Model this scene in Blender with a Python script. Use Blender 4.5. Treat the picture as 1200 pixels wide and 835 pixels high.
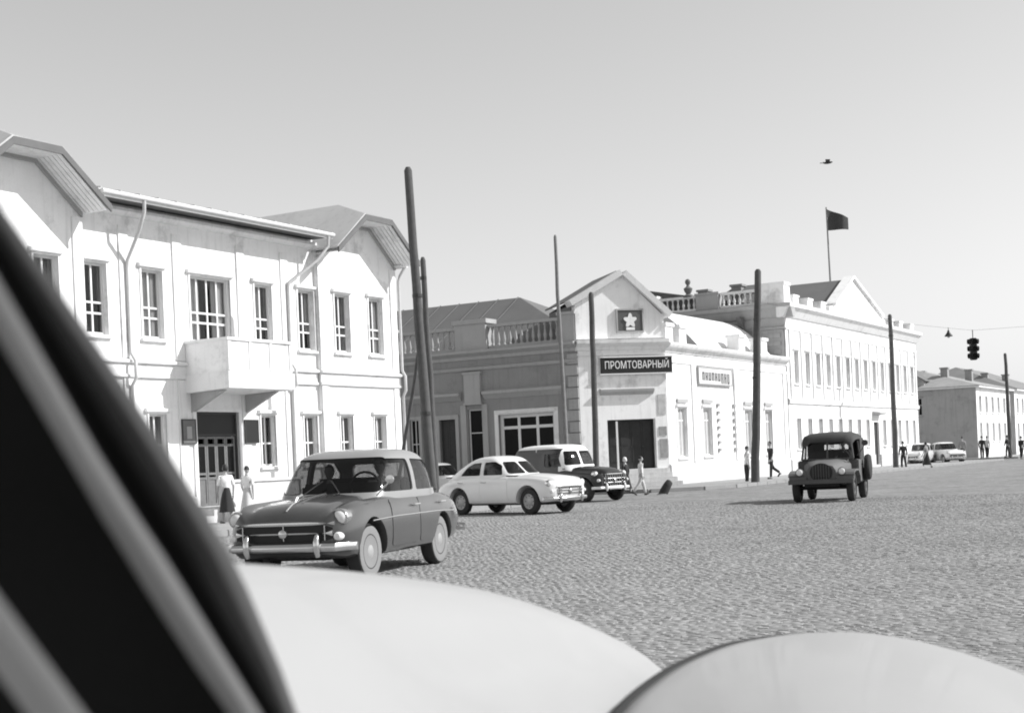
import bpy, bmesh, math, random
import numpy as np
from mathutils import Vector, Matrix
random.seed(7); rng = np.random.default_rng(7)
for o in list(bpy.data.objects): bpy.data.objects.remove(o)
sc = bpy.context.scene
COL = sc.collection

# ------------------------------------------------------------------ camera
FPX, EYE, YAW, ROLL = 1650.0, 1.42, math.radians(30), math.radians(2.5)
PPX, PPY = 600.0, 542.0                      # principal point in the 1200 x 835 photograph
FW = Vector((-math.sin(YAW), math.cos(YAW), 0)); RT = Vector((math.cos(YAW), math.sin(YAW), 0)); UP = Vector((0, 0, 1))
EYEP = Vector((0, 0, EYE))
cam = bpy.data.cameras.new('camera'); camo = bpy.data.objects.new('camera', cam); COL.objects.link(camo)
camo.matrix_world = Matrix.Translation(EYEP) @ (Matrix.Rotation(YAW, 4, 'Z') @ Matrix.Rotation(math.pi/2, 4, 'X') @ Matrix.Rotation(-ROLL, 4, 'Z'))
cam.sensor_width = 36; cam.lens = FPX/1200*36
cam.shift_y = (PPY-417.5)/1200; cam.shift_x = 0
cam.clip_start = 0.05; cam.clip_end = 6000
cam.dof.use_dof = True; cam.dof.focus_distance = 34; cam.dof.aperture_fstop = 8.0
sc.camera = camo

# ------------------------------------------------------------------ sky, sun, exposure
SUN_AZ, SUN_EL = math.radians(60), math.radians(38)      # azimuth clockwise from +Y
w = bpy.data.worlds.new('World'); sc.world = w; w.use_nodes = True
nt = w.node_tree; nt.nodes.clear()
sky = nt.nodes.new('ShaderNodeTexSky'); sky.sky_type = 'NISHITA'; sky.sun_disc = False
sky.sun_elevation = SUN_EL; sky.sun_rotation = SUN_AZ; sky.dust_density = 0.5; sky.air_density = 1.3; sky.ozone_density = 1.0
bw = nt.nodes.new('ShaderNodeVectorMath'); bw.operation = 'DOT_PRODUCT'; bw.inputs[1].default_value = (.20, .35, .45); bg = nt.nodes.new('ShaderNodeBackground'); ow = nt.nodes.new('ShaderNodeOutputWorld')
bg.inputs['Strength'].default_value = 0.13
nt.links.new(sky.outputs[0], bw.inputs[0]); nt.links.new(bw.outputs['Value'], bg.inputs['Color']); nt.links.new(bg.outputs[0], ow.inputs['Surface'])
sl = bpy.data.lights.new('sun', 'SUN'); sl.energy = 4.5; sl.angle = math.radians(0.5); sl.color = (1, 1, 1)
slo = bpy.data.objects.new('sun', sl); COL.objects.link(slo)
sdir = Vector((math.sin(SUN_AZ)*math.cos(SUN_EL), math.cos(SUN_AZ)*math.cos(SUN_EL), math.sin(SUN_EL)))
slo.rotation_euler = sdir.to_track_quat('Z', 'Y').to_euler(); slo.location = (20, 10, 40)
vs = sc.view_settings; vs.view_transform = 'Standard'; vs.look = 'None'; vs.exposure = 0.3; vs.gamma = 1.0; vs.use_curve_mapping = False
try:
    sc.cycles.filter_width = 1.9; sc.cycles.max_bounces = 8; sc.cycles.transparent_max_bounces = 16
    sc.cycles.use_denoising = True
except Exception: pass

# ------------------------------------------------------------------ photograph pixel -> place
def ray(px, py):
    du, dv = px-PPX, py-PPY
    a = du*math.cos(ROLL)-dv*math.sin(ROLL); b = -du*math.sin(ROLL)-dv*math.cos(ROLL)
    return FW+RT*(a/FPX)+UP*(b/FPX)
def at_depth(px, py, d): return EYEP+ray(px, py)*d
def on_ground(px, py, z=0.0):
    r = ray(px, py); return EYEP+r*((z-EYE)/r.z)

# ------------------------------------------------------------------ materials
MATS = {}
def mat(name, base, rough=.8, var=.15, scale=3.0, bump=0.0, bscale=40.0, metal=0.0, spec=.3, streak=0.0, coat=0.0, island=0.0, coord='obj', stain=0.0):
    if name in MATS: return MATS[name]
    m = bpy.data.materials.new(name); m.use_nodes = True; t = m.node_tree; N = t.nodes; L = t.links
    p = N['Principled BSDF']
    p.inputs['Roughness'].default_value = rough; p.inputs['Metallic'].default_value = metal; p.inputs['Specular IOR Level'].default_value = spec
    p.inputs['Coat Weight'].default_value = coat; p.inputs['Coat Roughness'].default_value = .06
    if coord == 'obj': c = N.new('ShaderNodeTexCoord').outputs['Object']
    else: c = N.new('ShaderNodeNewGeometry').outputs['Position']
    def math_(op, a, b):
        n = N.new('ShaderNodeMath'); n.operation = op
        for i, v in enumerate((a, b)):
            if isinstance(v, (int, float)): n.inputs[i].default_value = v
            else: L.new(v, n.inputs[i])
        return n.outputs[0]
    def noise(sc_, det, vec=c, rgh=.6):
        n = N.new('ShaderNodeTexNoise'); n.inputs['Scale'].default_value = sc_; n.inputs['Detail'].default_value = det; n.inputs['Roughness'].default_value = rgh
        L.new(vec, n.inputs['Vector']); return n.outputs['Fac']
    val = math_('MULTIPLY', math_('SUBTRACT', noise(scale, 6), .5), 2*var)
    fine = math_('MULTIPLY', math_('SUBTRACT', noise(scale*14, 3), .5), var)
    val = math_('ADD', math_('ADD', val, fine), 1.0)
    if streak:
        mp = N.new('ShaderNodeMapping'); mp.inputs['Scale'].default_value = (5, 5, .35); L.new(c, mp.inputs['Vector'])
        s = noise(1.0, 5, mp.outputs[0]); r = N.new('ShaderNodeMapRange'); L.new(s, r.inputs[0])
        r.inputs[1].default_value = .52; r.inputs[2].default_value = .78; r.inputs[3].default_value = 1.0; r.inputs[4].default_value = 1.0-streak
        val = math_('MULTIPLY', val, r.outputs[0])
    if stain:
        s = noise(.7, 8, c, .7); r = N.new('ShaderNodeMapRange'); L.new(s, r.inputs[0])
        r.inputs[1].default_value = .54; r.inputs[2].default_value = .66; r.inputs[3].default_value = 1.0; r.inputs[4].default_value = 1.0-stain
        val = math_('MULTIPLY', val, r.outputs[0])
    if island:
        g = N.new('ShaderNodeNewGeometry')
        val = math_('MULTIPLY', val, math_('ADD', math_('MULTIPLY', g.outputs['Random Per Island'], 2*island), 1-island))
    v = math_('MULTIPLY', val, base)
    cb = N.new('ShaderNodeCombineColor')
    for i in range(3): L.new(v, cb.inputs[i])
    L.new(cb.outputs[0], p.inputs['Base Color'])
    if bump:
        b = N.new('ShaderNodeBump'); b.inputs['Strength'].default_value = bump; b.inputs['Distance'].default_value = .02
        L.new(noise(bscale, 5), b.inputs['Height']); L.new(b.outputs[0], p.inputs['Normal'])
    MATS[name] = m; return m
def glass(name, tint=.8, refl=1.0, dark=0.0):
    if name in MATS: return MATS[name]
    m = bpy.data.materials.new(name); m.use_nodes = True; t = m.node_tree; N = t.nodes; L = t.links; N.clear()
    o = N.new('ShaderNodeOutputMaterial'); tr = N.new('ShaderNodeBsdfTransparent'); gl = N.new('ShaderNodeBsdfGlossy'); mx = N.new('ShaderNodeMixShader'); fr = N.new('ShaderNodeFresnel')
    tr.inputs[0].default_value = (tint,)*3+(1,); gl.inputs['Roughness'].default_value = .03; fr.inputs[0].default_value = 1.45
    nz = N.new('ShaderNodeTexNoise'); nz.inputs['Scale'].default_value = 2.0; bp = N.new('ShaderNodeBump'); bp.inputs['Strength'].default_value = .05
    L.new(nz.outputs[0], bp.inputs['Height']); L.new(bp.outputs[0], gl.inputs['Normal'])
    ge = N.new('ShaderNodeNewGeometry'); iv = N.new('ShaderNodeMath'); iv.operation = 'SUBTRACT'; iv.inputs[0].default_value = 1.0; L.new(ge.outputs['Backfacing'], iv.inputs[1]); mu = N.new('ShaderNodeMath'); mu.operation = 'MULTIPLY'; L.new(fr.outputs[0], mu.inputs[0]); L.new(iv.outputs[0], mu.inputs[1]); L.new(mu.outputs[0], mx.inputs[0]); L.new(tr.outputs[0], mx.inputs[1]); L.new(gl.outputs[0], mx.inputs[2]); L.new(mx.outputs[0], o.inputs[0])
    MATS[name] = m; return m
WHITE = mat('whitewash', .86, .9, .10, 1.2, .35, 25, streak=.20, coord='pos', stain=.30)
WHITE2 = mat('white_trim', .80, .85, .10, 2.0, .25, 30, streak=.20, coord='pos', stain=.25)
GREYW = mat('shade_grey_plaster', .28, .9, .14, 1.3, .3, 20, streak=.25, coord='pos', stain=.2)  # shade of the shop's side wall is put into this grey
GREYT = mat('grey_trim', .40, .9, .12, 1.6, .2, 20, streak=.2, coord='pos')  # grey trim, its tone carries the shade of the side walls too
PLINTH = mat('plinth_stone', .55, .95, .25, 2.0, .5, 15, coord='pos', streak=.3)
PALEW = mat('shade_pale_plaster', .42, .9, .14, 1.3, .3, 20, streak=.25, coord='pos', stain=.25)  # end walls of white buildings, with their shade mixed into the tone
TIN = mat('tin_roof', .50, .6, .12, .8, .1, 8, spec=.4, coord='pos', streak=.2)
TIND = mat('dark_tin_roof', .15, .7, .2, .8, .1, 8, coord='pos')
SASH = mat('sash_paint', .72, .7, .08, 6)
PANE = glass('window_glass', .75)
PANED = mat('dark_window_glass', .010, .25, .3, 1.0, spec=.08)
CURT = mat('curtain_cloth', .75, .9, .1, 8)
DARKW = mat('dark_wood', .05, .6, .3, 8, .2, 30)
BLACKM = mat('black_void', .012, .9, .2, 3)
BOARD = mat('signboard_black', .02, .5, .2, 3)
POLEW = mat('pole_wood', .10, .9, .35, 5, .8, 30, streak=.4)
POLEL = mat('pole_wood_sunlit', .22, .9, .35, 5, .8, 30, streak=.3)
IRON = mat('iron', .06, .5, .2, 10, metal=.3)
PIPE = mat('downpipe_tin', .55, .6, .15, 6, metal=.0, streak=.3)
ROADB = None

# ------------------------------------------------------------------ mesh helpers
class MB:
    def __init__(s): s.v = []; s.f = []
    def add(s, vs, fs):
        b = len(s.v); s.v += [tuple(p) for p in vs]; s.f += [tuple(b+i for i in f) for f in fs]; return s
    def box(s, x0, x1, y0, y1, z0, z1):
        return s.add([(x0,y0,z0),(x1,y0,z0),(x1,y1,z0),(x0,y1,z0),(x0,y0,z1),(x1,y0,z1),(x1,y1,z1),(x0,y1,z1)],
              [(0,3,2,1),(4,5,6,7),(0,1,5,4),(1,2,6,5),(2,3,7,6),(3,0,4,7)])
    def prism(s, poly, axis, a0, a1):
        n = len(poly); f = {'x': lambda p, a: (a, p[0], p[1]), 'y': lambda p, a: (p[0], a, p[1]), 'z': lambda p, a: (p[0], p[1], a)}[axis]
        return s.add([f(p, a0) for p in poly]+[f(p, a1) for p in poly], [tuple(range(n-1, -1, -1)), tuple(range(n, 2*n))]+[(i, (i+1) % n, n+(i+1) % n, n+i) for i in range(n)])
    def slab(s, pts, t):
        pts = [Vector(p) for p in pts]; n = (pts[1]-pts[0]).cross(pts[2]-pts[0]).normalized(); k = len(pts)
        lo = [p-n*t for p in pts]
        return s.add(pts+lo, [tuple(range(k)), tuple(range(2*k-1, k-1, -1))]+[(i, k+i, k+(i+1) % k, (i+1) % k) for i in range(k)])
    def cyl(s, p0, p1, r0, r1=None, n=12, caps=True):
        r1 = r0 if r1 is None else r1; p0, p1 = Vector(p0), Vector(p1); d = (p1-p0).normalized()
        u = d.orthogonal().normalized(); w_ = d.cross(u)
        ring = lambda p, r: [p+u*(r*math.cos(2*math.pi*i/n))+w_*(r*math.sin(2*math.pi*i/n)) for i in range(n)]
        fs = [(i, (i+1) % n, n+(i+1) % n, n+i) for i in range(n)]
        if caps: fs += [tuple(range(n-1, -1, -1)), tuple(range(n, 2*n))]
        return s.add(ring(p0, r0)+ring(p1, r1), fs)
    def tube(s, pts, r, n=8):
        pts = [Vector(p) for p in pts]; rs = r if isinstance(r, (list, tuple)) else [r]*len(pts); rings = []
        up = None
        for i, p in enumerate(pts):
            d = (pts[min(i+1, len(pts)-1)]-pts[max(i-1, 0)]).normalized()
            if up is None: up = d.orthogonal().normalized()
            u = (up-d*up.dot(d)).normalized(); up = u; w_ = d.cross(u)
            rings.append([p+u*(rs[i]*math.cos(2*math.pi*k/n))+w_*(rs[i]*math.sin(2*math.pi*k/n)) for k in range(n)])
        return s.loft(rings)
    def loft(s, rings, caps=True, closed=True):
        n = len(rings[0]); m = len(rings); vs = [p for r in rings for p in r]; fs = []
        for j in range(m-1):
            for i in range(n if closed else n-1):
                fs.append((j*n+i, j*n+(i+1) % n, (j+1)*n+(i+1) % n, (j+1)*n+i))
        if caps and closed: fs += [tuple(range(n-1, -1, -1)), tuple((m-1)*n+i for i in range(n))]
        return s.add(vs, fs)
    def lathe(s, prof, c=(0, 0, 0), n=12, axis='z', caps=True):
        rings = []
        for r, h in prof:
            ring = []
            for i in range(n):
                a = 2*math.pi*i/n; x, y = r*math.cos(a), r*math.sin(a)
                p = {'z': (x, y, h), 'y': (x, h, -y), 'x': (h, x, y)}[axis]
                ring.append((c[0]+p[0], c[1]+p[1], c[2]+p[2]))
            rings.append(ring)
        return s.loft(rings, caps=caps)
    def mesh(s, name, m, smooth=False, bevel=0):
        me = bpy.data.meshes.new(name); me.from_pydata(s.v, [], s.f); me.validate()
        bm = bmesh.new(); bm.from_mesh(me); bmesh.ops.recalc_face_normals(bm, faces=bm.faces)
        if bevel:
            es = [e for e in bm.edges if len(e.link_faces) == 2 and e.calc_face_angle(0) > .6]
            bmesh.ops.bevel(bm, geom=es, offset=bevel, segments=2, affect='EDGES', clamp_overlap=True)
        bm.to_mesh(me); bm.free()
        if m: me.materials.append(m)
        if smooth: shade(me, smooth)
        return me
    def build(s, name, m, parent=None, loc=(0, 0, 0), rotz=0, smooth=False, bevel=0):
        return link(name, s.mesh(name, m, smooth, bevel), parent, loc, rotz)
def shade(me, ang=True):
    me.polygons.foreach_set('use_smooth', [True]*len(me.polygons))
    if ang is not True:
        bm = bmesh.new(); bm.from_mesh(me)
        for e in bm.edges:
            if len(e.link_faces) == 2 and e.calc_face_angle(0) > ang: e.smooth = False
        bm.to_mesh(me); bm.free()
def link(name, me, parent=None, loc=(0, 0, 0), rotz=0):
    o = bpy.data.objects.new(name, me); COL.objects.link(o); o.location = loc; o.rotation_euler = (0, 0, rotz)
    if parent is not None: o.parent = parent
    return o
def tag(o, label=None, cat=None, group=None, kind=None):
    for k, v in (('label', label), ('category', cat), ('group', group), ('kind', kind)):
        if v: o[k] = v
    return o
def thing(name, label, cat, loc=(0, 0, 0), rotz=0, group=None):
    o = bpy.data.objects.new(name, None); COL.objects.link(o); o.location = loc; o.rotation_euler = (0, 0, rotz); o.empty_display_size = .3
    return tag(o, label, cat, group)
def copy_tree(o, parent=None):
    c = o.copy(); COL.objects.link(c)
    if parent is not None: c.parent = parent
    for ch in o.children: copy_tree(ch, c)
    return c
def boolean(a, b, op):
    oa = bpy.data.objects.new('ta', a); ob = bpy.data.objects.new('tb', b); COL.objects.link(oa); COL.objects.link(ob)
    md = oa.modifiers.new('b', 'BOOLEAN'); md.operation = op; md.object = ob; md.solver = 'EXACT'
    dg = bpy.context.evaluated_depsgraph_get(); dg.update()
    me = bpy.data.meshes.new_from_object(oa.evaluated_get(dg))
    bpy.data.objects.remove(oa); bpy.data.objects.remove(ob)
    return me
def cr(pts, k):
    """Catmull-Rom through a list of equal-length float tuples"""
    P = np.array(pts, float); out = []
    for i in range(len(P)-1):
        p0, p1, p2, p3 = P[max(i-1, 0)], P[i], P[i+1], P[min(i+2, len(P)-1)]
        for j in range(k):
            t = j/k; out.append(.5*((2*p1)+(-p0+p2)*t+(2*p0-5*p1+4*p2-p3)*t*t+(-p0+3*p1-3*p2+p3)*t**3))
    out.append(P[-1]); return np.array(out)
def text_mesh(s, size, m, depth=.02):
    cu = bpy.data.curves.new('t', 'FONT'); cu.body = s; cu.size = size; cu.extrude = depth; cu.align_x = 'CENTER'; cu.align_y = 'CENTER'
    o = bpy.data.objects.new('t', cu); COL.objects.link(o)
    dg = bpy.context.evaluated_depsgraph_get(); dg.update()
    me = bpy.data.meshes.new_from_object(o.evaluated_get(dg)); bpy.data.objects.remove(o)
    me.materials.clear(); me.materials.append(m)
    me.transform(Matrix.Rotation(math.pi/2, 4, 'X'))       # upright, facing -y
    return me

# ================================================================== GROUND
GROUND = mat('dusty_ground', .26, .95, .15, .5, .4, 12, coord='pos')
tag(MB().add([(-2500,-600,-.02),(2500,-600,-.02),(2500,4000,-.02),(-2500,4000,-.02)], [(0,1,2,3)]).build('ground', GROUND), kind='structure')
def cobble_mat():
    m = bpy.data.materials.new('cobble_road'); m.use_nodes = True; t = m.node_tree; N = t.nodes; L = t.links; p = N['Principled BSDF']
    p.inputs['Roughness'].default_value = .85; p.inputs['Specular IOR Level'].default_value = .25
    g = N.new('ShaderNodeNewGeometry'); v = N.new('ShaderNodeTexVoronoi'); v.inputs['Scale'].default_value = 6.0; L.new(g.outputs['Position'], v.inputs['Vector'])
    n = N.new('ShaderNodeTexNoise'); n.inputs['Scale'].default_value = .6; n.inputs['Detail'].default_value = 8; L.new(g.outputs['Position'], n.inputs['Vector'])
    sp = N.new('ShaderNodeSeparateColor'); L.new(v.outputs['Color'], sp.inputs[0])
    a = N.new('ShaderNodeMath'); a.operation = 'MULTIPLY_ADD'; L.new(sp.outputs[0], a.inputs[0]); a.inputs[1].default_value = .10; a.inputs[2].default_value = .085
    b = N.new('ShaderNodeMath'); b.operation = 'MULTIPLY_ADD'; L.new(n.outputs[0], b.inputs[0]); b.inputs[1].default_value = .16; L.new(a.outputs[0], b.inputs[2])
    c = N.new('ShaderNodeCombineColor'); [L.new(b.outputs[0], c.inputs[i]) for i in range(3)]; L.new(c.outputs[0], p.inputs['Base Color'])
    bp = N.new('ShaderNodeBump'); bp.inputs['Strength'].default_value = .6; bp.inputs['Distance'].default_value = .03; bp.invert = True
    L.new(v.outputs['Distance'], bp.inputs['Height']); L.new(bp.outputs[0], p.inputs['Normal'])
    return m
ROAD = cobble_mat()
KX = -22.4                                                 # kerb line of the main street
tag(MB().add([(-70,-60,0),(14,-60,0),(14,900,0),(-70,900,0)], [(0,1,2,3)]).build('road', ROAD), kind='structure')
# cobbles in front of the camera, small domed stones too many to count
def cobbles(x0, x1, y0, y1):
    sx, sy = .115, .085; nx, ny = int((x1-x0)/sx), int((y1-y0)/sy)
    I, J = np.meshgrid(np.arange(nx), np.arange(ny), indexing='ij'); I = I.ravel(); J = J.ravel(); n = len(I)
    cx = x0+(I+.5*(J % 2)+rng.uniform(-.32, .32, n))*sx; cy = y0+(J+rng.uniform(-.28, .28, n))*sy
    cy += .05*np.sin(cx*1.3)+.03*np.sin(cx*3.1+1)                                # rows wander a little
    hx = sx*rng.uniform(.36, .62, n); hy = sy*rng.uniform(.36, .58, n); rot = rng.normal(0, .28, n)
    top = rng.uniform(.001, .006, n)
    V = np.zeros((n, 8, 3)); k = 0
    for kz, (f, z) in enumerate(((1.0, None), (.62, 1))):
        for (ax, ay) in ((-1,-1),(1,-1),(1,1),(-1,1)):
            dx = ax*hx*f*rng.uniform(.85, 1.05, n); dy = ay*hy*f*rng.uniform(.85, 1.05, n)
            V[:, k, 0] = cx+dx*np.cos(rot)-dy*np.sin(rot); V[:, k, 1] = cy+dx*np.sin(rot)+dy*np.cos(rot)
            V[:, k, 2] = -.015 if z is None else np.maximum(top, .003)+rng.uniform(-.0015, .0015, n); k += 1
    F = np.array([(4,5,6,7),(0,1,5,4),(1,2,6,5),(2,3,7,6),(3,0,4,7)])
    idx = (np.arange(n)[:, None, None]*8+F[None]).reshape(-1)
    me = bpy.data.meshes.new('cobblestones'); me.vertices.add(n*8); me.vertices.foreach_set('co', V.reshape(-1))
    me.loops.add(len(idx)); me.loops.foreach_set('vertex_index', idx.astype(np.int32))
    nf = n*5; me.polygons.add(nf); me.polygons.foreach_set('loop_start', np.arange(nf, dtype=np.int32)*4); me.polygons.foreach_set('loop_total', np.full(nf, 4, np.int32))
    me.update(calc_edges=True); me.validate()
    me.materials.append(mat('cobble_stone', .275, .9, .30, .22, .0, coord='pos', island=.18, spec=.15, stain=.14)); shade(me, .9)
    return me
tag(link('cobblestones', cobbles(KX+.02, 3, 6, 40)), 'worn grey cobblestones paving the wide open street', 'cobbles', kind='stuff')
PAVE = mat('pavement_dust', .30, .95, .15, .8, .4, 14, coord='pos', stain=.15)
KERB = mat('kerb_stone', .28, .9, .2, 3, .4, 20, coord='pos')
def pavement(poly, kerbs):
    o = tag(MB().prism(poly, 'z', -.01, .13).build('pavement', PAVE), kind='structure')
    for (a, b) in kerbs:
        a, b = Vector(a+(0,)), Vector(b+(0,)); L = (b-a).length; ang = math.atan2((b-a).y, (b-a).x)
        n = max(1, int(L/1.2)); ks = MB().box(0, L/n-.015, -.12, .0, -.01, .145).mesh('kerb', KERB, bevel=.015)
        for i in range(n): link('kerb', ks, o, tuple(a+(b-a)*(i/n)), ang)
pavement([(-28.2,-30),(KX,-30),(KX,43.2),(KX-1,44.2),(-60,44.2),(-60,40),(-28.2,40)], [((KX,0),(KX,43.2)), ((KX,43.2),(KX-1,44.2))])
pavement([(-60,51.0),(-23.2,51.0),(-21.6,52.6),(-21.0,54.5),(-21.0,110),(-25.6,110),(-25.6,58),(-28.4,55.3),(-60,55.3)], [((-40,51.0),(-23.2,51.0)),((-23.2,51.0),(-21.6,52.6)),((-21.6,52.6),(-21,54.5)),((-21,54.5),(-21,110))])
pavement([(-60,119),(-21.5,119),(-21,120),(-21,420),(-25.6,420),(-25.6,122.5),(-60,122.5)], [((-21,120),(-21,180))])

# ================================================================== BUILDING HELPERS (local x along the face, -y outwards, z up)
def wall(x0, x1, z0, z1, ops, depth=.3, y=0):
    xs = sorted({x0, x1, *[o[0] for o in ops], *[o[1] for o in ops]}); zs = sorted({z0, z1, *[o[2] for o in ops], *[o[3] for o in ops]})
    xs = [x for x in xs if x0 <= x <= x1]; zs = [z for z in zs if z0 <= z <= z1]
    m = MB(); idx = {}
    def vid(x, z):
        if (x, z) not in idx: idx[(x, z)] = len(m.v); m.v.append((x, y, z))
        return idx[(x, z)]
    for a, b in zip(xs, xs[1:]):
        for c, d in zip(zs, zs[1:]):
            if any(o[0] < (a+b)/2 < o[1] and o[2] < (c+d)/2 < o[3] for o in ops): continue
            m.f.append((vid(a, c), vid(b, c), vid(b, d), vid(a, d)))
    for (a, b, c, d) in ops:
        for p, q in (((a, c), (a, d)), ((b, d), (b, c)), ((a, d), (b, d)), ((b, c), (a, c))):
            m.add([(p[0], y, p[1]), (q[0], y, q[1]), (q[0], y+depth, q[1]), (p[0], y+depth, p[1])], [(0, 1, 2, 3)])
    return m
def mould(m, x0, x1, prof): return m.prism(prof, 'x', x0, x1)
WCACHE = {}
def window(parent, x, z0, w_, h, cols=2, rows=(.5,), loc=(0, 0, 0), rot=0, y=.0, sill=True, hood=True, trim=WHITE2, pane=None, curtain=None, fr=.05, surround=0.0, rec=.12):
    """a window whose bottom middle is at local (x, y, z0) of a face placed at loc / rot"""
    key = (round(w_, 3), round(h, 3), cols, rows, sill, hood, trim.name, (pane or PANE).name, fr, surround, rec)
    if key not in WCACHE:
        f = MB(); hw = w_/2; d0, d1 = rec, rec+.07
        f.box(-hw, -hw+fr, d0, d1, 0, h); f.box(hw-fr, hw, d0, d1, 0, h); f.box(-hw+fr, hw-fr, d0, d1, 0, fr); f.box(-hw+fr, hw-fr, d0, d1, h-fr, h)
        xs = [-hw+fr]+[-hw+w_*i/cols for i in range(1, cols)]+[hw-fr]; zs = [fr]+[h*r for r in rows]+[h-fr]; t = fr*.42
        for xm in xs[1:-1]: f.box(xm-t, xm+t, d0+.01, d1-.01, fr, h-fr)
        for zm in zs[1:-1]: f.box(-hw+fr, hw-fr, d0+.014, d1-.014, zm-t, zm+t)
        panes = []
        for i in range(len(xs)-1):
            for j in range(len(zs)-1):
                pm = MB().box(0, xs[i+1]-xs[i], 0, .008, 0, zs[j+1]-zs[j]).mesh('pane', pane or PANE)
                panes.append(((xs[i], d0+.035, zs[j]), pm))
        ex = {}
        if sill: ex['sill'] = MB().prism([(-.10, -.10), (.1, -.10), (.1, 0), (-.10, -.03)], 'x', -hw-.1, hw+.1).mesh('sill', trim)
        if hood: ex['hood_mould'] = MB().prism([(0, h+.04), (-.10, h+.06), (-.12, h+.14), (0, h+.17)], 'x', -hw-.13, hw+.13).mesh('hood_mould', trim)
        if surround:
            s = MB(); q = surround
            s.box(-hw-q, -hw, -.035, .02, 0, h+q); s.box(hw, hw+q, -.035, .02, 0, h+q); s.box(-hw, hw, -.035, .02, h, h+q); ex['surround'] = s.mesh('surround', trim)
        WCACHE[key] = (f.mesh('window', SASH), panes, ex)
    fm, panes, ex = WCACHE[key]
    ca, sa = math.cos(rot), math.sin(rot)
    W = link('window', fm, parent, (loc[0]+ca*x-sa*y, loc[1]+sa*x+ca*y, loc[2]+z0), rot)
    for (p, pm) in panes: link('pane', pm, W, p)
    for k, me in ex.items(): link(k, me, W)
    if curtain is not None: link('curtain', curtain, W, (0, rec+.11, 0))
    return W
def curtain_mesh(w_, h, l, r, seed, z0=0.0):
    """two drapes hanging behind the glass, l / r the widths they cover"""
    m = MB(); rr = random.Random(seed)
    for a, b in ((-w_/2, -w_/2+l*w_), (w_/2-r*w_, w_/2)):
        if b-a < .03: continue
        n = 14; top = []; bot = []
        ph = rr.uniform(0, 6)
        for i in range(n+1):
            x = a+(b-a)*i/n; y = .03*math.sin(ph+i*1.6); sh = .06*math.sin(i/n*math.pi)*rr.choice((-1, 1))*0
            top.append((x, y, h)); bot.append((x+sh, y*1.4, z0))
        m.add(top+bot, [(i, i+1, n+2+i, n+1+i) for i in range(n)])
    return m.mesh('curtain', CURT, smooth=True)
def pipe(parent, pts, r=.055, m=PIPE, name='downpipe'):
    P = [Vector(p) for p in pts]
    o = MB().tube(P, r, 10).build(name, m, parent, smooth=.8)
    return o
BALM = {}
def balustrade(parent, x0, x1, z0, z1, loc=(0, 0, 0), rot=0, y=.25, step=.3, m=GREYT, r=.085):
    h = z1-z0; key = (round(h, 3), m.name, r)
    if key not in BALM:
        q = h-.26
        BALM[key] = MB().lathe([(r*.9, 0), (r*.9, .05), (r*.55, .08), (r*.95, .22*q+.05), (r*1.0, .34*q), (r*.5, .66*q), (r*.45, .8*q), (r*.8, .9*q), (r*.9, q)], n=8).mesh('baluster', m, smooth=.7)
    ca, sa = math.cos(rot), math.sin(rot)
    at = lambda x, z: (loc[0]+ca*x-sa*y, loc[1]+sa*x+ca*y, loc[2]+z)
    MB().box(x0, x1, -.13, .13, 0, .12).build('balustrade_base', m, parent, at(0, z0), rot)
    MB().box(x0, x1, -.15, .15, 0, .14).build('balustrade_rail', m, parent, at(0, z1-.14), rot)
    n = max(1, int((x1-x0)/step))
    for i in range(n): link('baluster', BALM[key], parent, at(x0+(i+.5)*(x1-x0)/n, z0+.12), rot)

# ================================================================== WHITE TWO-STOREY BUILDING WITH BALCONY
B1 = thing('white_building', 'long white two-storey building with clipped gables, balcony and dark double door', 'building', (-28, 31.3, 0), math.pi/2)
UPX = [-8.1, -6.2, -4.45, -2.36, 2.36, 4.45, 6.2, 8.1]
ops_u = [(x-.4, x+.4, 5.3, 7.2) for x in UPX]; ops_l = [(x-.34, x+.34, 1.65, 3.2) for x in UPX]
trip = (-.85, .85, 5.3, 7.2); dro = (-.83, .99, .55, 3.28)
mid = [o for o in ops_u+ops_l if abs((o[0]+o[1])/2) < 4.9]
wall(-4.95, 4.95, 0, 8.95, mid+[trip, dro]).build('wall', WHITE, B1)
for s in (-1, 1):
    r_ops = [o for o in ops_u+ops_l if 4.9 < s*(o[0]+o[1])/2]
    a, b = sorted((s*4.95, s*9.35))
    wm = wall(a, b, 0, 8.5, r_ops, .3, -.12)
    wm.add([(a, -.12, 0), (a, .02, 0), (a, .02, 8.5), (a, -.12, 8.5)], [(0, 1, 2, 3)]); wm.add([(b, -.12, 0), (b, .02, 0), (b, .02, 8.5), (b, -.12, 8.5)], [(0, 1, 2, 3)])
    wm.build('wall', WHITE, B1)
body = MB(); body.box(-9.35, -9.1, .0, 11, 0, 8.95); body.box(9.1, 9.35, .0, 11, 0, 8.95); body.box(-9.1, 9.1, 10.8, 11, 0, 8.95)
body.build('rear_wall', WHITE, B1)
inn = MB(); inn.box(-9.1, 9.1, .45, 10.7, .4, .5); inn.box(-9.1, 9.1, .45, 10.7, 4.3, 4.5); inn.box(-9.1, 9.1, 3.0, 3.1, .5, 8.8)
inn.build('inner_floor', BLACKM, B1)
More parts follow.
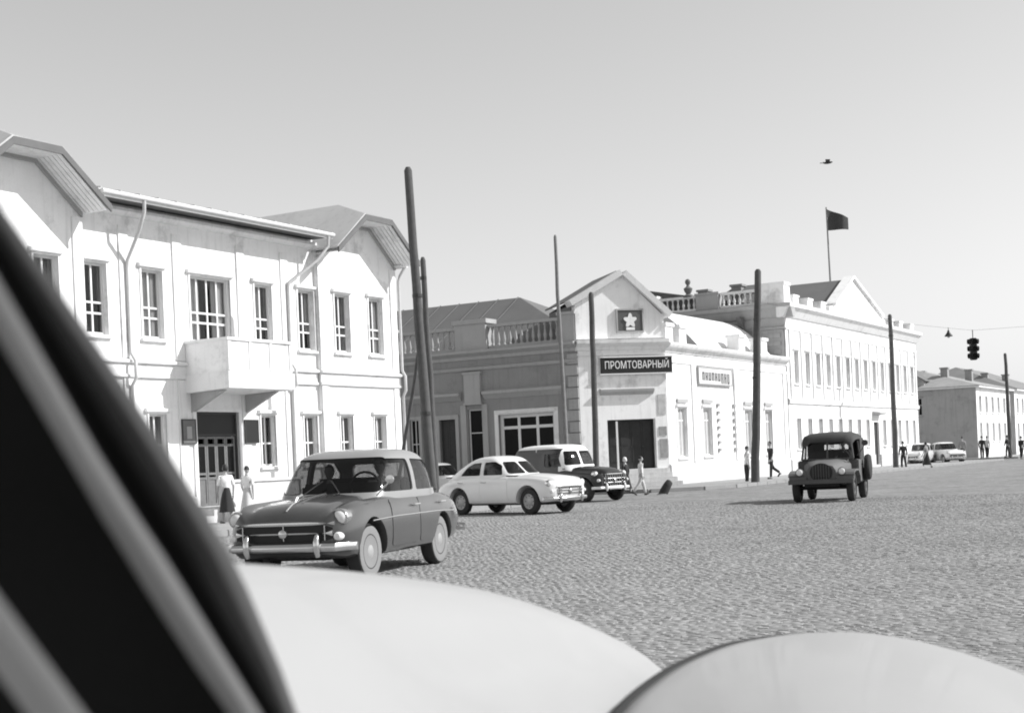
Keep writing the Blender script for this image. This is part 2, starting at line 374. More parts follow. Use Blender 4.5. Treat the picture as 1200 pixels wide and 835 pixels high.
# base course, belt course, corner strips
for a, b, y in ((-4.95, -.98, 0), (1.14, 4.95, 0), (-9.38, -4.95, -.12), (4.95, 9.38, -.12)):
    MB().prism([(y, 0), (y-.08, 0), (y-.08, .8), (y, .88)], 'x', a, b).build('plinth', PLINTH, B1)
for a, b, y in ((-4.9, 4.9, 0), (-9.40, -4.9, -.12), (4.9, 9.40, -.12)):
    m = MB(); m.box(a, b, y-.05, y+.01, 4.27, 4.55); m.prism([(y-.02, 4.55), (y-.14, 4.59), (y-.14, 4.65), (y-.02, 4.70)], 'x', a, b); m.prism([(y-.02, 4.18), (y-.09, 4.20), (y-.09, 4.27), (y-.02, 4.275)], 'x', a, b)
    m.build('belt_course', WHITE2, B1)
for x, y in ((-9.17, -.12), (9.17, -.12), (-5.12, -.12), (5.12, -.12), (-3.4, 0), (3.4, 0), (-1.35, 0), (1.35, 0)):
    for z0, z1 in ((.9, 4.17), (4.71, 8.3)):
        MB().box(x-.17, x+.17, y-.045, y+.01, z0, z1).build('wall_strip', WHITE2, B1)
# windows
RWS = (.30, .45)
for i, x in enumerate(UPX):
    y = -.12 if abs(x) > 4.9 else 0
    cm = curtain_mesh(.8, 1.9, random.uniform(.1, .5), random.uniform(.1, .5), i, random.choice((0, .6, 0, .9)))
    window(B1, x, 5.3, .8, 1.9, 2, RWS, y=y, curtain=cm, surround=.06, fr=.065)
    window(B1, x, 1.65, .68, 1.55, 2, (.45,), y=y, curtain=curtain_mesh(.68, 1.55, random.uniform(.0, .3), random.uniform(0, .3), i+40), surround=.05, fr=.06)
window(B1, 0, 5.3, 1.7, 1.9, 4, RWS, curtain=curtain_mesh(1.7, 1.9, .35, .35, 99), surround=.06, fr=.07)
# eave between the gables
m = MB(); m.prism([(0, 8.55), (-.12, 8.57), (-.22, 8.66), (-.22, 8.75), (0, 8.80)], 'x', -4.9, 4.9); m.build('cornice', WHITE2, B1)
bd = MB().box(0, 1.62, -.80, -.02, 0, .03).mesh('soffit_board', mat('soffit_shade_paint', .12, .8, .08, 3))  # dark tone paints in the shade under the eave
for i in range(6): link('soffit_board', bd, B1, (-4.9+i*1.635, 0, 8.86))
m = MB(); m.box(-4.9, 4.9, -.86, -.80, 8.80, 8.93); m.tube([(-4.92, -.90, 8.92), (4.92, -.90, 8.92)], .06, 8); m.build('gutter', mat('gutter_paint', .7, .6, .1, 4), B1)
m2 = MB(); m2.prism([(0, 8.9), (11, 8.9), (5.2, 10.05)], 'x', -9.3, -9.15); m2.prism([(0, 8.9), (11, 8.9), (5.2, 10.05)], 'x', 9.15, 9.3); m2.build('gable_end', WHITE, B1)
# the main roof is clipped by the gables in front: keep only its middle there
R = MB(); TH = .05
R.slab([(-5.0, -.86, 8.99), (5.0, -.86, 8.99), (5.0, 5.2, 10.12), (-5.0, 5.2, 10.12)], TH)
for s in (-1, 1):
    q = [(s*5.0, 1.0, 9.34), (s*9.6, 1.0, 9.34), (s*9.6, 5.2, 10.12), (s*5.0, 5.2, 10.12)]
    R.slab(q if s > 0 else q[::-1], TH)
R.slab([(9.6, 11.6, 8.95), (-9.6, 11.6, 8.95), (-9.6, 5.2, 10.12), (9.6, 5.2, 10.12)], TH)
RO = R.build('roof', TIN, B1)
for i in range(15):
    x = -4.9+i*.7; MB().slab([(x-.02, -.86, 9.025), (x+.02, -.86, 9.025), (x+.02, 5.2, 10.155), (x-.02, 5.2, 10.155)], .035).build('roof_seam', TIN, RO)
# the two clipped gables
for s in (-1, 1):
    cx = s*7.15; HB, HK, ZB, ZK, ZR, YF = 2.28, .74, 8.50, 9.72, 10.31, -1.10
    g = MB()
    g.slab([(cx-HB, YF, ZB), (cx-HK, YF, ZK), (cx, .5, ZR), (cx, 6, ZR), (cx-HB, 6, ZB)][::-1], .07)
    g.slab([(cx+HB, YF, ZB), (cx+HK, YF, ZK), (cx, .5, ZR), (cx, 6, ZR), (cx+HB, 6, ZB)], .07)
    g.slab([(cx-HK, YF, ZK), (cx+HK, YF, ZK), (cx, .5, ZR)], .05)
    GR = g.build('gable_roof', TIN, B1)
    for k in range(1, 9):
        y = YF+k*.72
        for d in (-1, 1):
            MB().slab([(cx+d*HB, y-.018, ZB+.03), (cx+d*HB, y+.018, ZB+.03), (cx+d*.05, y+.018, ZR), (cx+d*.05, y-.018, ZR)][::d], .03).build('roof_seam', TIN, GR) if y > .5 else None
    MB().prism([(cx-2.2, 8.5), (cx+2.2, 8.5), (cx+HK, 9.60), (cx-HK, 9.60)], 'y', -.12, .2).build('gable_wall', WHITE, B1)
    # soffit boards along the rakes and under the clipped top
    for d in (-1, 1):
        p0 = Vector((cx+d*(HB-.02), 0, ZB-.09)); p1 = Vector((cx+d*HK, 0, ZK-.09)); L = (p1-p0).length
        for k in range(6):
            y0 = YF+.05+k*.155
            q = [(p0.x, y0, p0.z), (p0.x, y0+.135, p0.z), (p1.x, y0+.135, p1.z), (p1.x, y0, p1.z)]
            MB().slab(q if d < 0 else q[::-1], -.03).build('soffit_board', WHITE2, B1)
        a = [(cx+d*(HB+.03), ZB-.16), (cx+d*(HB+.03), ZB+.03), (cx+d*HK, ZK+.03), (cx+d*HK, ZK-.16)]
        MB().prism(a, 'y', YF-.045, YF+.01).build('bargeboard', mat('bargeboard_paint', .14, .7, .2, 4), B1)
    for k in range(6):
        y0 = YF+.05+k*.155; MB().box(cx-HK, cx+HK, y0, y0+.135, ZK-.13, ZK-.095).build('soffit_board', WHITE2, B1)
    MB().box(cx-HK, cx+HK, YF-.045, YF+.01, ZK-.16, ZK+.03).build('bargeboard', mat('bargeboard_paint', .30), B1)
    m = MB()   # inner rake moulding against the wall
    for d in (-1, 1): m.prism([(cx+d*2.2, 8.30), (cx+d*2.2, 8.44), (cx+d*HK, 9.60), (cx+d*HK, 9.48)], 'y', -.20, -.11)
    m.box(cx-HK, cx+HK, -.20, -.11, 9.49, 9.60); m.build('rake_moulding', GREYT, B1)
    o_ = s*9.35
    MB().box(o_-.1 if s > 0 else o_-.3, o_+.3 if s > 0 else o_+.1, -.5, 6, 8.38, 8.44).build('eave_return', WHITE2, B1)
# downpipes with a dogleg from the gutter to the wall
for x, dx in ((-3.35, .0), (3.5, .0)):
    sx = -1 if x < 0 else 1
    pipe(B1, [(x-.05+sx*1.2*(x > 0), -.88, 8.86), (x-.05+sx*1.2*(x > 0), -.86, 8.55), (x+sx*.9*(x > 0), -.60, 8.1), (x+dx, -.12, 7.35), (x+dx, -.10, 7.1), (x+dx, -.10, 4.85), (x+dx, -.26, 4.62), (x+dx, -.26, 4.15), (x+dx, -.10, 3.95), (x+dx, -.10, .3), (x+dx, -.22, .12)], .05)
pipe(B1, [(9.5, -.55, 8.5), (9.5, -.25, 8.1), (9.44, -.22, 7.9), (9.44, -.22, 4.8), (9.44, -.34, 4.6), (9.44, -.34, 4.1), (9.44, -.22, 3.9), (9.44, -.22, .3), (9.44, -.35, .13)], .05)
# balcony
BX0, BX1, BY = -1.17, 1.62, -1.6
bal = MB().prism([(BY-.06, 3.86), (0, 3.80), (0, 4.32), (BY-.06, 4.32)], 'x', BX0-.06, BX1+.06).build('balcony', WHITE2, B1)
m = MB(); m.box(BX0, BX1, BY, BY+.08, 4.32, 5.2); m.box(BX0, BX0+.08, BY+.08, -.02, 4.32, 5.2); m.box(BX1-.08, BX1, BY+.08, -.02, 4.32, 5.2); m.build('parapet', WHITE, bal)
m = MB(); m.box(BX0-.05, BX1+.05, BY-.05, BY+.12, 5.2, 5.28); m.box(BX0-.05, BX0+.12, BY+.12, -.02, 5.2, 5.28); m.box(BX1-.12, BX1+.05, BY+.12, -.02, 5.2, 5.28); m.build('coping', WHITE2, bal)
for k in range(4): 
    x = BX0+.05+k*(BX1-BX0-.1)/3; MB().box(x-.05, x+.05, BY-.03, BY, 4.36, 5.18).build('parapet_strip', WHITE2, bal)
for x in (BX0+.25, BX1-.25):
    MB().prism([(0, 3.80), (BY+.35, 3.83), (0, 3.25)], 'x', x-.07, x+.07).build('bracket', GREYT, bal)
# entrance
dr = MB(); x0, x1 = -.83, .99
dr.box(x0, x0+.07, .05, .16, .55, 3.28); dr.box(x1-.07, x1, .05, .16, .55, 3.28); dr.box(x0+.07, x1-.07, .05, .16, 3.21, 3.28); dr.box(x0+.07, x1-.07, .05, .16, 2.58, 2.64)
D = dr.build('door', DARKW, B1)
MB().box(x0+.07, x1-.07, .08, .12, 2.64, 3.21).build('transom_panel', BOARD, D)
for k in range(4):
    a = x0+.08+k*(x1-x0-.16)/4; b = a+(x1-x0-.16)/4-.015
    lf = MB(); lf.box(a, a+.06, .08, .14, .56, 2.57); lf.box(b-.06, b, .08, .14, .56, 2.57)
    for z in (.56, 1.32, 1.45, 2.28, 2.50): lf.box(a+.06, b-.06, .08, .14, z, z+.07)
    lf.box(a+.06, b-.06, .10, .12, .63, 1.32); lf.build('door_leaf', mat('door_paint', .16, .6, .25, 8), D)
    MB().box(a+.06, b-.06, .10, .11, 1.52, 2.28).build('pane', PANED, D)
m = MB(); m.box(x0-.14, x0, -.05, .02, .55, 3.40); m.box(x1, x1+.14, -.05, .02, .55, 3.40); m.box(x0, x1, -.05, .02, 3.28, 3.40); m.build('door_surround', WHITE2, B1)
pr = MB().box(-1.5, 1.8, -1.5, -.09, 0, .55).build('porch', PLINTH, B1)
MB().box(-1.5, 1.8, -1.62, -1.5, 0, 1.22).build('porch_wall', mat('porch_whitewash', .62, .9, .15, 1.5, .3, streak=.25, coord='pos'), pr)
MB().box(-1.56, 1.86, -1.68, -1.44, 1.22, 1.29).build('porch_coping', WHITE2, pr)
for k in range(3): MB().box(-1.5-.32*(3-k), -1.5, -1.45, -.1, 0 if k == 0 else .0, .16+.17*k-.01).build('step', PLINTH, pr, (0, .002*k, 0))
for nm, a, b in (('left', -1.45, -.95), ('right', 1.22, 1.78)):
    p = tag(MB().box(a, b, -.09, -.05, 2.38, 3.03).build('notice_board', BOARD if nm == 'right' else mat('notice_grey', .14, .5, .5, 4)), 'dark notice board beside the balcony door, next to the downpipe window' if nm == 'left' else 'plain black notice board on the wall between door and paired windows', 'notice board', 'boards flanking the entrance')
    p.matrix_world = B1.matrix_basis @ p.matrix_basis
    p['label'] = 'grey glazed notice board beside the dark door, on the porch steps side' if nm == 'left' else 'plain black notice board beside the dark door, on the side away from the steps'
    fr_ = MB(); fr_.box(a-.03, b+.03, -.10, -.06, 3.03, 3.06); fr_.box(a-.03, b+.03, -.10, -.06, 2.35, 2.38); fr_.box(a-.03, a, -.10, -.06, 2.38, 3.03); fr_.box(b, b+.03, -.10, -.06, 2.38, 3.03)
    fr_.build('frame', IRON, p)
    MB().box(a+.15, b-.15, -.095, -.09, 2.5, 2.85).build('paper', mat('notice_paper', .35), p) if nm == 'left' else None

# ================================================================== CORNER SHOP (shaded side wall, cut corner with the door, sunny street wing)
B2 = thing('corner_shop', 'single-storey corner shop with cut corner entrance, pediment, emblem and roof balustrade', 'building', (-28.3, 55.2, 0))
CH = 4.1; C45 = math.pi/4; E0 = (CH*math.cos(C45), CH*math.sin(C45), 0); ELEN = 16.3
# side wall, x from -18 to 0
sw = [(-9.05, -8.53, .6, 3.64), (-7.37, -6.48, .35, 3.55), (-5.8, -5.05, .35, 3.94), (-4.18, -1.3, .6, 3.62)]
wall(-18, 0, 0, 6.3, sw).build('wall', GREYW, B2)
for a, b in ((-18, -7.45), (-6.4, -5.9), (-4.95, 0)): MB().prism([(0, 0), (-.08, 0), (-.08, .55), (0, .6)], 'x', a, b).build('plinth', PLINTH, B2)
m = MB()
m.prism([(0, 6.2), (-.08, 6.22), (-.12, 6.36), (-.26, 6.42), (-.42, 6.5), (-.45, 6.62), (.3, 6.66), (.3, 6.2)], 'x', -18, .02); m.build('cornice', GREYT, B2)
MB().prism([(0, 5.70), (-.10, 5.74), (-.16, 5.86), (0, 5.92)], 'x', -18, 0).build('frieze_band', GREYT, B2)
for a, b in ((-18, -6.1), (-4.85, -.7)): MB().prism([(0, 4.36), (-.05, 4.38), (-.22, 4.54), (-.30, 4.60), (-.30, 4.72), (0, 4.80)], 'x', a, b).build('string_moulding', GREYT, B2)
for x in (-5.83, -5.02): pass
m = MB(); m.box(-5.86, -5.0, -.16, .01, 4.25, 5.55); m.box(-5.92, -4.94, -.2, .01, 5.55, 5.65); m.box(-5.92, -4.94, -.2, .01, 4.15, 4.25); m.build('pilaster_block', GREYT, B2)
for a, b in ((-6.15, -5.86), (-5.0, -4.72)):
    m = MB(); m.box(a, b, -.09, .01, .6, 4.15); m.build('pilaster', GREYT, B2)
# openings of the side wall
window(B2, -8.79, .6, .52, 3.04, 2, (.62,), pane=PANED, hood=False, trim=GREYT, surround=.14)
window(B2, -2.74, .6, 2.88, 3.02, 3, (.80,), pane=PANED, hood=True, trim=WHITE2, surround=.20, fr=.16, rec=.18)
window(B2, -5.425, .35, .75, 3.59, 1, (.7,), pane=PANED, hood=False, trim=GREYT, surround=.0, sill=False)
def plain_door(parent, x, z0, w_, h, loc=(0, 0, 0), rot=0, y=.14, m=DARKW, leaves=2, label=None):
    ca, sa = math.cos(rot), math.sin(rot); hw = w_/2
    f = MB(); f.box(-hw, -hw+.07, 0, .08, 0, h); f.box(hw-.07, hw, 0, .08, 0, h); f.box(-hw+.07, hw-.07, 0, .08, h-.07, h)
    d = f.build('door', m, parent, (loc[0]+ca*x-sa*y, loc[1]+sa*x+ca*y, loc[2]+z0), rot)
    for k in range(leaves):
        a = -hw+.075+k*(w_-.15)/leaves; b = a+(w_-.15)/leaves-.012
        l = MB().box(a, b, .03, .07, .01, h-.08)
        for z0_, z1_ in ((.15, .42), (.48, .92)): l.box(a+.09, b-.09, .015, .03, h*z0_, h*z1_)
        lf = l.build('door_leaf', m, d)
        MB().cyl((b-.06 if k == 0 else a+.06, .03, h*.45), (b-.06 if k == 0 else a+.06, -.03, h*.45), .02, n=8).build('handle', IRON, lf)
    return d
plain_door(B2, -6.925, .35, .89, 3.2)
m = MB(); m.box(-7.55, -7.37, -.06, .02, .35, 3.75); m.box(-6.48, -6.3, -.06, .02, .35, 3.75); m.box(-7.37, -6.48, -.06, .02, 3.55, 3.75); m.build('door_surround', GREYT, B2)
MB().box(-7.7, -6.2, -.5, -.02, 0, .34).build('step', PLINTH, B2)
# roof balustrade with its big middle pedestal
balustrade(B2, -9.8, -6.35, 6.68, 7.78, step=.29); balustrade(B2, -4.6, -.95, 6.68, 7.78, step=.29)
m = MB(); m.box(-6.3, -4.65, -.05, .75, 6.64, 7.85); m.box(-6.4, -4.55, -.13, .83, 7.85, 8.05); m.build('pedestal', GREYT, B2)
m = MB(); m.box(-.92, -.1, -.02, .5, 6.64, 7.85); m.box(-.97, -.05, -.07, .55, 7.85, 7.98); m.build('pedestal', GREYT, B2)
m = MB(); m.box(-10.5, -9.8, -.02, .5, 6.64, 7.85); m.box(-10.55, -9.75, -.07, .55, 7.85, 7.98); m.build('pedestal', GREYT, B2)
# quoined strip next to the cut corner
for k in range(11):
    z = .65+k*.5; MB().box(-.62 if k % 2 else -.5, -.02, -.07, .01, z, z+.45).build('quoin', GREYT, B2, )
# hipped roof behind the balustrade
m = MB(); x0, x1, y0, y1, ze, zr = -17.8, -.4, 1.2, 10.5, 6.9, 9.62
a, b = (x0+3, 5.9, zr), (-6.1, 5.9, zr)
m.slab([(x0, y0, ze), (x1, y0, ze), b, a], .06); m.slab([(x1, y1, ze), (x0, y1, ze), a, b], .06); m.slab([(x1, y0, ze), (x1, y1, ze), b], .06); m.slab([(x0, y1, ze), (x0, y0, ze), a], .06)
RF = m.build('roof', TIND, B2)
for k in range(10):
    x = -16.5+k*1.15; MB().slab([(x-.02, y0, ze+.04), (x+.02, y0, ze+.04), (x+.02, 5.8, zr+.03), (x-.02, 5.8, zr+.03)], .04).build('roof_seam', TIND, RF)
# cut corner face
cf = dict(loc=(0, 0, 0), rot=C45)
wall(0, CH, 0, 6.5, [(1.24, 3.5, .91, 3.12)], .35).build('wall', WHITE, B2, rotz=C45)
m = MB(); m.prism([(0, 6.2), (-.06, 6.22), (-.10, 6.36), (-.22, 6.42), (-.34, 6.5), (-.36, 6.66), (.3, 6.72), (.3, 6.2)], 'x', -.1, CH+.1)
m.box(-.05, CH+.05, -.07, .01, 5.98, 6.08); m.build('cornice', WHITE2, B2, rotz=C45)
m = MB(); m.prism([(0, 4.22), (-.06, 4.24), (-.2, 4.36), (-.22, 4.46), (0, 4.52)], 'x', .95, 3.45); m.build('door_hood', GREYT, B2, rotz=C45)
MB().box(0, 1.0, -.06, .01, .0, .9).build('plinth', PLINTH, B2, rotz=C45); MB().box(3.72, CH, -.06, .01, 0, .9).build('plinth', PLINTH, B2, rotz=C45)
D = plain_door(B2, 2.37, .91, 2.26, 2.21, rot=C45, y=.25, m=mat('shop_door', .03, .6, .4, 5), leaves=4)
MB().box(1.62, 1.70, -.06, .0, .93, 3.05).build('door_post', SASH, B2, rotz=C45)
for k in range(4): MB().box(.9-.12*(3-k)*1, 3.85+.12*(3-k), -.30*(4-k)-.02, -.0, (.13 if k == 0 else .13+.19*k), .13+.19*(k+1)).build('step', PLINTH, B2, rotz=C45, loc=(0, 0, .003*k))
# posters on the wall right of the door
PST = mat('poster_grey', .30, .8, .6, 3.0)
for x, z0, z1 in ((3.66, 3.3, 4.2), (3.66, 2.35, 2.75), (3.68, 1.35, 2.2)):
    MB().box(x, x+.36, -.03, 0, z0, z1).build('poster', PST if z1-z0 < .88 else mat('poster_pale', .5, .8, .4, 4), B2, rotz=C45)
# pediment
ped = [(-.02, 6.72), (CH+.02, 6.72), (CH+.02, 7.7), (2.2, 9.55), (-.02, 8.25)]
MB().prism(ped, 'y', .05, .55).build('pediment', WHITE, B2, rotz=C45)
m = MB()
for (a, b) in (((-.2, 8.18), (2.2, 9.52)), ((2.2, 9.52), (CH+.22, 7.62))):
    dx, dz = b[0]-a[0], b[1]-a[1]; L = math.hypot(dx, dz); nx, nz = -dz/L, dx/L
    m.prism([a, b, (b[0]+nx*.26, b[1]+nz*.26), (a[0]+nx*.26, a[1]+nz*.26)], 'y', -.2, .62)
m.build('raking_cornice', mat('pediment_trim', .62, .85, .12, 3, streak=.2, coord='pos'), B2, rotz=C45)
m = MB(); m.slab([(-.2, .6, 8.42), (-.2, 4, 8.42), (2.2, 4, 9.76), (2.2, .6, 9.76)], .06); m.slab([(2.2, .6, 9.76), (2.2, 4, 9.76), (CH+.2, 4, 7.86), (CH+.2, .6, 7.86)], .06)
m.prism([(-.05, 6.7), (CH+.05, 6.7), (CH+.05, 7.7), (2.2, 9.6), (-.05, 8.3)], 'y', 3.7, 3.9)
m.box(-.05, .1, .55, 3.7, 6.7, 8.28); m.box(CH-.1, CH+.05, .55, 3.7, 6.7, 7.66)
m.build('pediment_roof', TIND, B2, rotz=C45)
em = MB().box(1.92, 3.08, -.03, .05, 7.04, 7.96).build('emblem_frame', mat('emblem_dark', .10, .6, .3, 4), B2, rotz=C45)
m = MB(); m.box(1.86, 3.14, -.06, .05, 6.97, 7.04); m.box(1.86, 3.14, -.06, .05, 7.96, 8.03); m.box(1.86, 1.92, -.06, .05, 7.04, 7.96); m.box(3.08, 3.14, -.06, .05, 7.04, 7.96); m.build('frame', GREYT, em)
star = []
for k in range(36):
    r = .25+.07*math.cos(5*k*math.pi/18); star.append((2.5+r*math.sin(k*math.pi/18), 7.50+r*1.05*math.cos(k*math.pi/18)))
MB().prism(star, 'y', -.07, -.03).build('emblem', WHITE2, em)
MB().box(2.3, 2.7, -.06, -.03, 7.08, 7.2).build('emblem_base', WHITE2, em)
# east wing along the street
ew = [(1.05, 2.15, 1.33, 3.58), (4.1, 5.2, 1.36, 3.60), (9.6, 10.7, 1.3, 3.58), (12.6, 13.7, 1.3, 3.58)]
ew = [(a-.0, b-.0, c, d) for a, b, c, d in ew]
wall(0, ELEN, 0, 6.3, ew).build('wall', WHITE, B2, E0, math.pi/2)
for (a, b, c, d) in ew:
    window(B2, (a+b)/2, c, b-a, d-c, 3, (.75,), loc=E0, rot=math.pi/2, pane=mat('shuttered_glass', .42, .25, .3, 1.5, spec=.6), surround=.12, fr=.07)
    MB().box(a-.05, b+.05, -.10, .0, d+.25, d+.42).build('window_head', GREYT, B2, E0, math.pi/2)
m = MB(); m.prism([(0, 6.05), (-.06, 6.08), (-.12, 6.22), (-.28, 6.3), (-.34, 6.4), (-.36, 6.5), (.3, 6.58), (.3, 6.05)], 'x', -.1, ELEN); m.box(0, ELEN, -.05, .01, 5.62, 5.74); m.build('cornice', WHITE2, B2, E0, math.pi/2)
m = MB(); m.prism([(0, 0), (-.09, 0), (-.09, 1.0), (0, 1.06)], 'x', 0, ELEN); m.build('plinth', mat('wing_plinth', .6, .95, .2, 1.6, .5, 12, streak=.35, coord='pos'), B2, E0, math.pi/2)
for x in (3.1, 8.5, 15.9):
    MB().box(x-.25, x+.25, -.07, .01, 1.06, 5.62).build('pilaster', WHITE2, B2, E0, math.pi/2)
for x in (6.0, 8.1):
    for k in range(7):
        z = 1.55+k*.36; MB().box(x-.12, x+.12, -.13, .01, z, z+.14).build('rustication_block', GREYT, B2, E0, math.pi/2)
for x in (.45, 2.0, 9.6, 12.9): # parapet pedestals of the wing
    m = MB(); m.box(x-.4, x+.4, -.05, .6, 6.5, 7.25); m.box(x-.47, x+.47, -.12, .67, 7.25, 7.4); m.build('pedestal', WHITE, B2, E0, math.pi/2)
# white tin roof of the wing, humped
m = MB(); prof = [(0.4, 6.55)]+[(0.6+5.8*t, 6.6+2.1*math.sin(math.pi*min(1, t*1.0))) for t in [i/12 for i in range(13)]]+[(6.6, 6.55)]
m.prism(prof, 'x', 5.6, ELEN-.4); m.build('wing_roof', mat('white_tin', .78, .7, .08, 1.0, coord='pos'), B2, E0, math.pi/2)
MB().box(-18, .5, 10.5, 10.7, 0, 6.6).build('rear_wall', GREYW, B2)
MB().box(-3.6, -3.4, 10.7, 19.0, 0, 6.6).build('rear_wall', WHITE, B2)
MB().box(-18, -17.8, 0.02, 10.5, 0, 6.6).build('rear_wall', GREYW, B2)
# signs
def place(o, base, loc, rot): o.matrix_basis = base.matrix_basis @ Matrix.Translation(loc) @ Matrix.Rotation(rot, 4, 'Z'); return o
S1 = place(tag(MB().box(1.02, 4.36, -.16, -.05, 5.16, 5.86).build('shop_sign', BOARD, bevel=.01), 'long black shop sign with white letters above the cut corner door', 'sign'), B2, (0, 0, 0), C45)
tm = text_mesh('ПРОМТОВАРНЫЙ', .44, mat('sign_white', .8, .6, .05), .012)
xs = [v.co.x for v in tm.vertices]; k = 3.0/(max(xs)-min(xs)); tm.transform(Matrix.Diagonal((k, 1, 1.05, 1)))
link('lettering', tm, S1, (2.69-(max(xs)+min(xs))/2*k, -.165, 5.51))
m = MB(); m.box(.96, 4.42, -.19, -.05, 5.86, 5.91); m.box(.96, 4.42, -.19, -.05, 5.11, 5.16); m.build('frame', SASH, S1)
for x in (1.4, 3.9): MB().box(x-.04, x+.04, -.05, .03, 5.3, 5.4).build('bracket', IRON, S1)
S2 = place(tag(MB().box(3.55, 7.75, -.13, -.04, 4.78, 5.5).build('shop_sign', mat('sign_pale', .75, .8, .06, 3), bevel=.01), 'pale hanging sign with grey lettering on the sunny street wall of the shop', 'sign'), B2, E0, math.pi/2)
m = MB(); rr = random.Random(4)
for i in range(9):
    x = 3.95+i*.40; h = .40 if i < 6 else .50
    m.box(x, x+.09, -.15, -.12, 5.32-h, 5.32); m.box(x+.19, x+.27, -.15, -.12, 5.32-h, 5.32)
    z = 5.32-(.0 if i % 3 == 0 else .18 if i % 3 == 1 else h-.08)
    m.box(x+.09, x+.19, -.15, -.12, z-.08, z)
m.build('lettering', mat('sign_grey_letters', .12, .8, .2, 4), S2)
m = MB(); m.box(3.5, 7.8, -.15, -.04, 5.5, 5.56); m.box(3.5, 7.8, -.15, -.04, 4.72, 4.78); m.box(3.5, 3.55, -.15, -.04, 4.78, 5.5); m.box(7.75, 7.8, -.15, -.04, 4.78, 5.5); m.build('frame', GREYT, S2)
for x in (3.9, 7.4): MB().box(x-.04, x+.04, -.05, .03, 5.1, 5.2).build('bracket', IRON, S2)

# ================================================================== BIG WHITE TWO-STOREY BUILDING FURTHER ALONG
B3 = thing('long_white_building', 'long white two-storey building with rows of windows, roof balustrade and street pediment', 'building', (-25.4, 74.6, 0))
HB3, LB3 = 9.1, 28.5
wall(-18, 0, 0, HB3, []).build('wall', PALEW, B3)
m = MB(); m.prism([(0, 8.75), (-.1, 8.8), (-.35, 9.2), (-.5, 9.3), (-.52, 9.5), (.3, 9.56), (.3, 8.75)], 'x', -18, .5); m.build('cornice', GREYT, B3)
m = MB(); m.prism([(0, 8.1), (-.06, 8.12), (-.12, 8.25), (0, 8.3)], 'x', -18, .02); m.build('string_moulding', GREYT, B3)
MB().prism([(-.2, 8.9), (-.9, 8.9), (-.2, 7.9)], 'x', -2.5, -2.25).build('bracket', TIND, B3)
for x0, x1 in ((-1.9, -.1),): MB().box(x0, x1, -.09, .01, 0, 8.1).build('pilaster', GREYT, B3)
for x in (-1.6, -.6): 
    for k in range(4): MB().box(x-.35, x+.35, -.15, .01, 6.3+k*.45, 6.55+k*.45).build('rustication_block', GREYT, B3)
balustrade(B3, -7.5, -5.2, 9.58, 10.45, y=.2, step=.32, m=WHITE2); balustrade(B3, -3.75, -1.5, 9.58, 10.45, y=.2, step=.32, m=WHITE2)
m = MB(); m.box(-5.15, -3.8, -.1, .5, 9.56, 10.4); m.box(-5.2, -3.75, -.15, .55, 10.4, 10.52); m.build('pedestal', GREYT, B3)
m = MB(); m.box(-1.45, .05, -.1, .9, 9.56, 10.55); m.box(-1.5, .1, -.15, .95, 10.55, 10.7); m.build('pedestal', WHITE, B3)
m = MB(); m.box(-8.3, -7.55, -.1, .5, 9.56, 10.5); m.box(-8.36, -7.5, -.15, .55, 10.5, 10.62); m.build('pedestal', WHITE, B3)
MB().lathe([(.0, 10.4), (.30, 10.4), (.30, 10.5), (.12, 10.58), (.22, 10.75), (.26, 10.9), (.10, 11.02), (.08, 11.1), (.15, 11.2), (.16, 11.32), (.1, 11.42), (0, 11.46)], (-5.7, .2, 0), 12).build('urn_finial', TIND, B3, smooth=.7)
NWIN = 14; WO = []
for i in range(NWIN):
    y = 1.6+i*(LB3-3.0)/(NWIN-1); WO += [(y-.38, y+.38, 5.15, 6.95)]
    if i != 8: WO += [(y-.36, y+.36, 1.5, 3.2)]
WO += [(16.75, 17.95, .25, 3.05)]
wall(0, LB3, 0, HB3, WO).build('wall', WHITE, B3, rotz=math.pi/2)
PALEP = mat('sunlit_glass', .34, .15, .2, 1.2, spec=.6)
for (a, b, c, d) in WO[:-1]:
    window(B3, (a+b)/2, c, b-a, d-c, 2, (.66,), rot=math.pi/2, pane=PALEP, hood=c > 4, sill=True, surround=.10, rec=.14)
plain_door(B3, 17.35, .25, 1.2, 2.8, rot=math.pi/2)
MB().prism([(0, 3.5), (-.5, 3.55), (-.5, 3.65), (0, 3.75)], 'x', 16.5, 18.2).build('door_hood', GREYT, B3, rotz=math.pi/2)
for i in range(NWIN+1):
    y = 1.6-(LB3-3.0)/(NWIN-1)/2+i*(LB3-3.0)/(NWIN-1); y = min(max(y, .2), LB3-.2)
    MB().box(y-.16, y+.16, -.08, .01, 4.3, 8.1).build('pilaster', WHITE2, B3, rotz=math.pi/2)
m = MB(); m.prism([(0, 8.75), (-.1, 8.8), (-.35, 9.2), (-.5, 9.3), (-.52, 9.5), (.3, 9.56), (.3, 8.75)], 'x', -.5, LB3+.1); m.build('cornice', WHITE2, B3, rotz=math.pi/2)
m = MB(); m.prism([(0, 4.0), (-.1, 4.02), (-.14, 4.22), (0, 4.3)], 'x', 0, LB3); m.box(0, LB3, -.05, .01, 8.1, 8.22); m.build('belt_course', WHITE2, B3, rotz=math.pi/2)
for a, b in ((0, 16.7), (18.0, LB3)): MB().prism([(0, 0), (-.08, 0), (-.08, .9), (0, .95)], 'x', a, b).build('plinth', PLINTH, B3, rotz=math.pi/2)
for y in (1.9, 4.4, 6.9, 22, 24.5, 27.5):
    m = MB(); m.box(y-.45, y+.45, -.05, .6, 9.56, 10.0); m.box(y-.5, y+.5, -.1, .65, 10.0, 10.12); m.build('pedestal', WHITE, B3, rotz=math.pi/2)
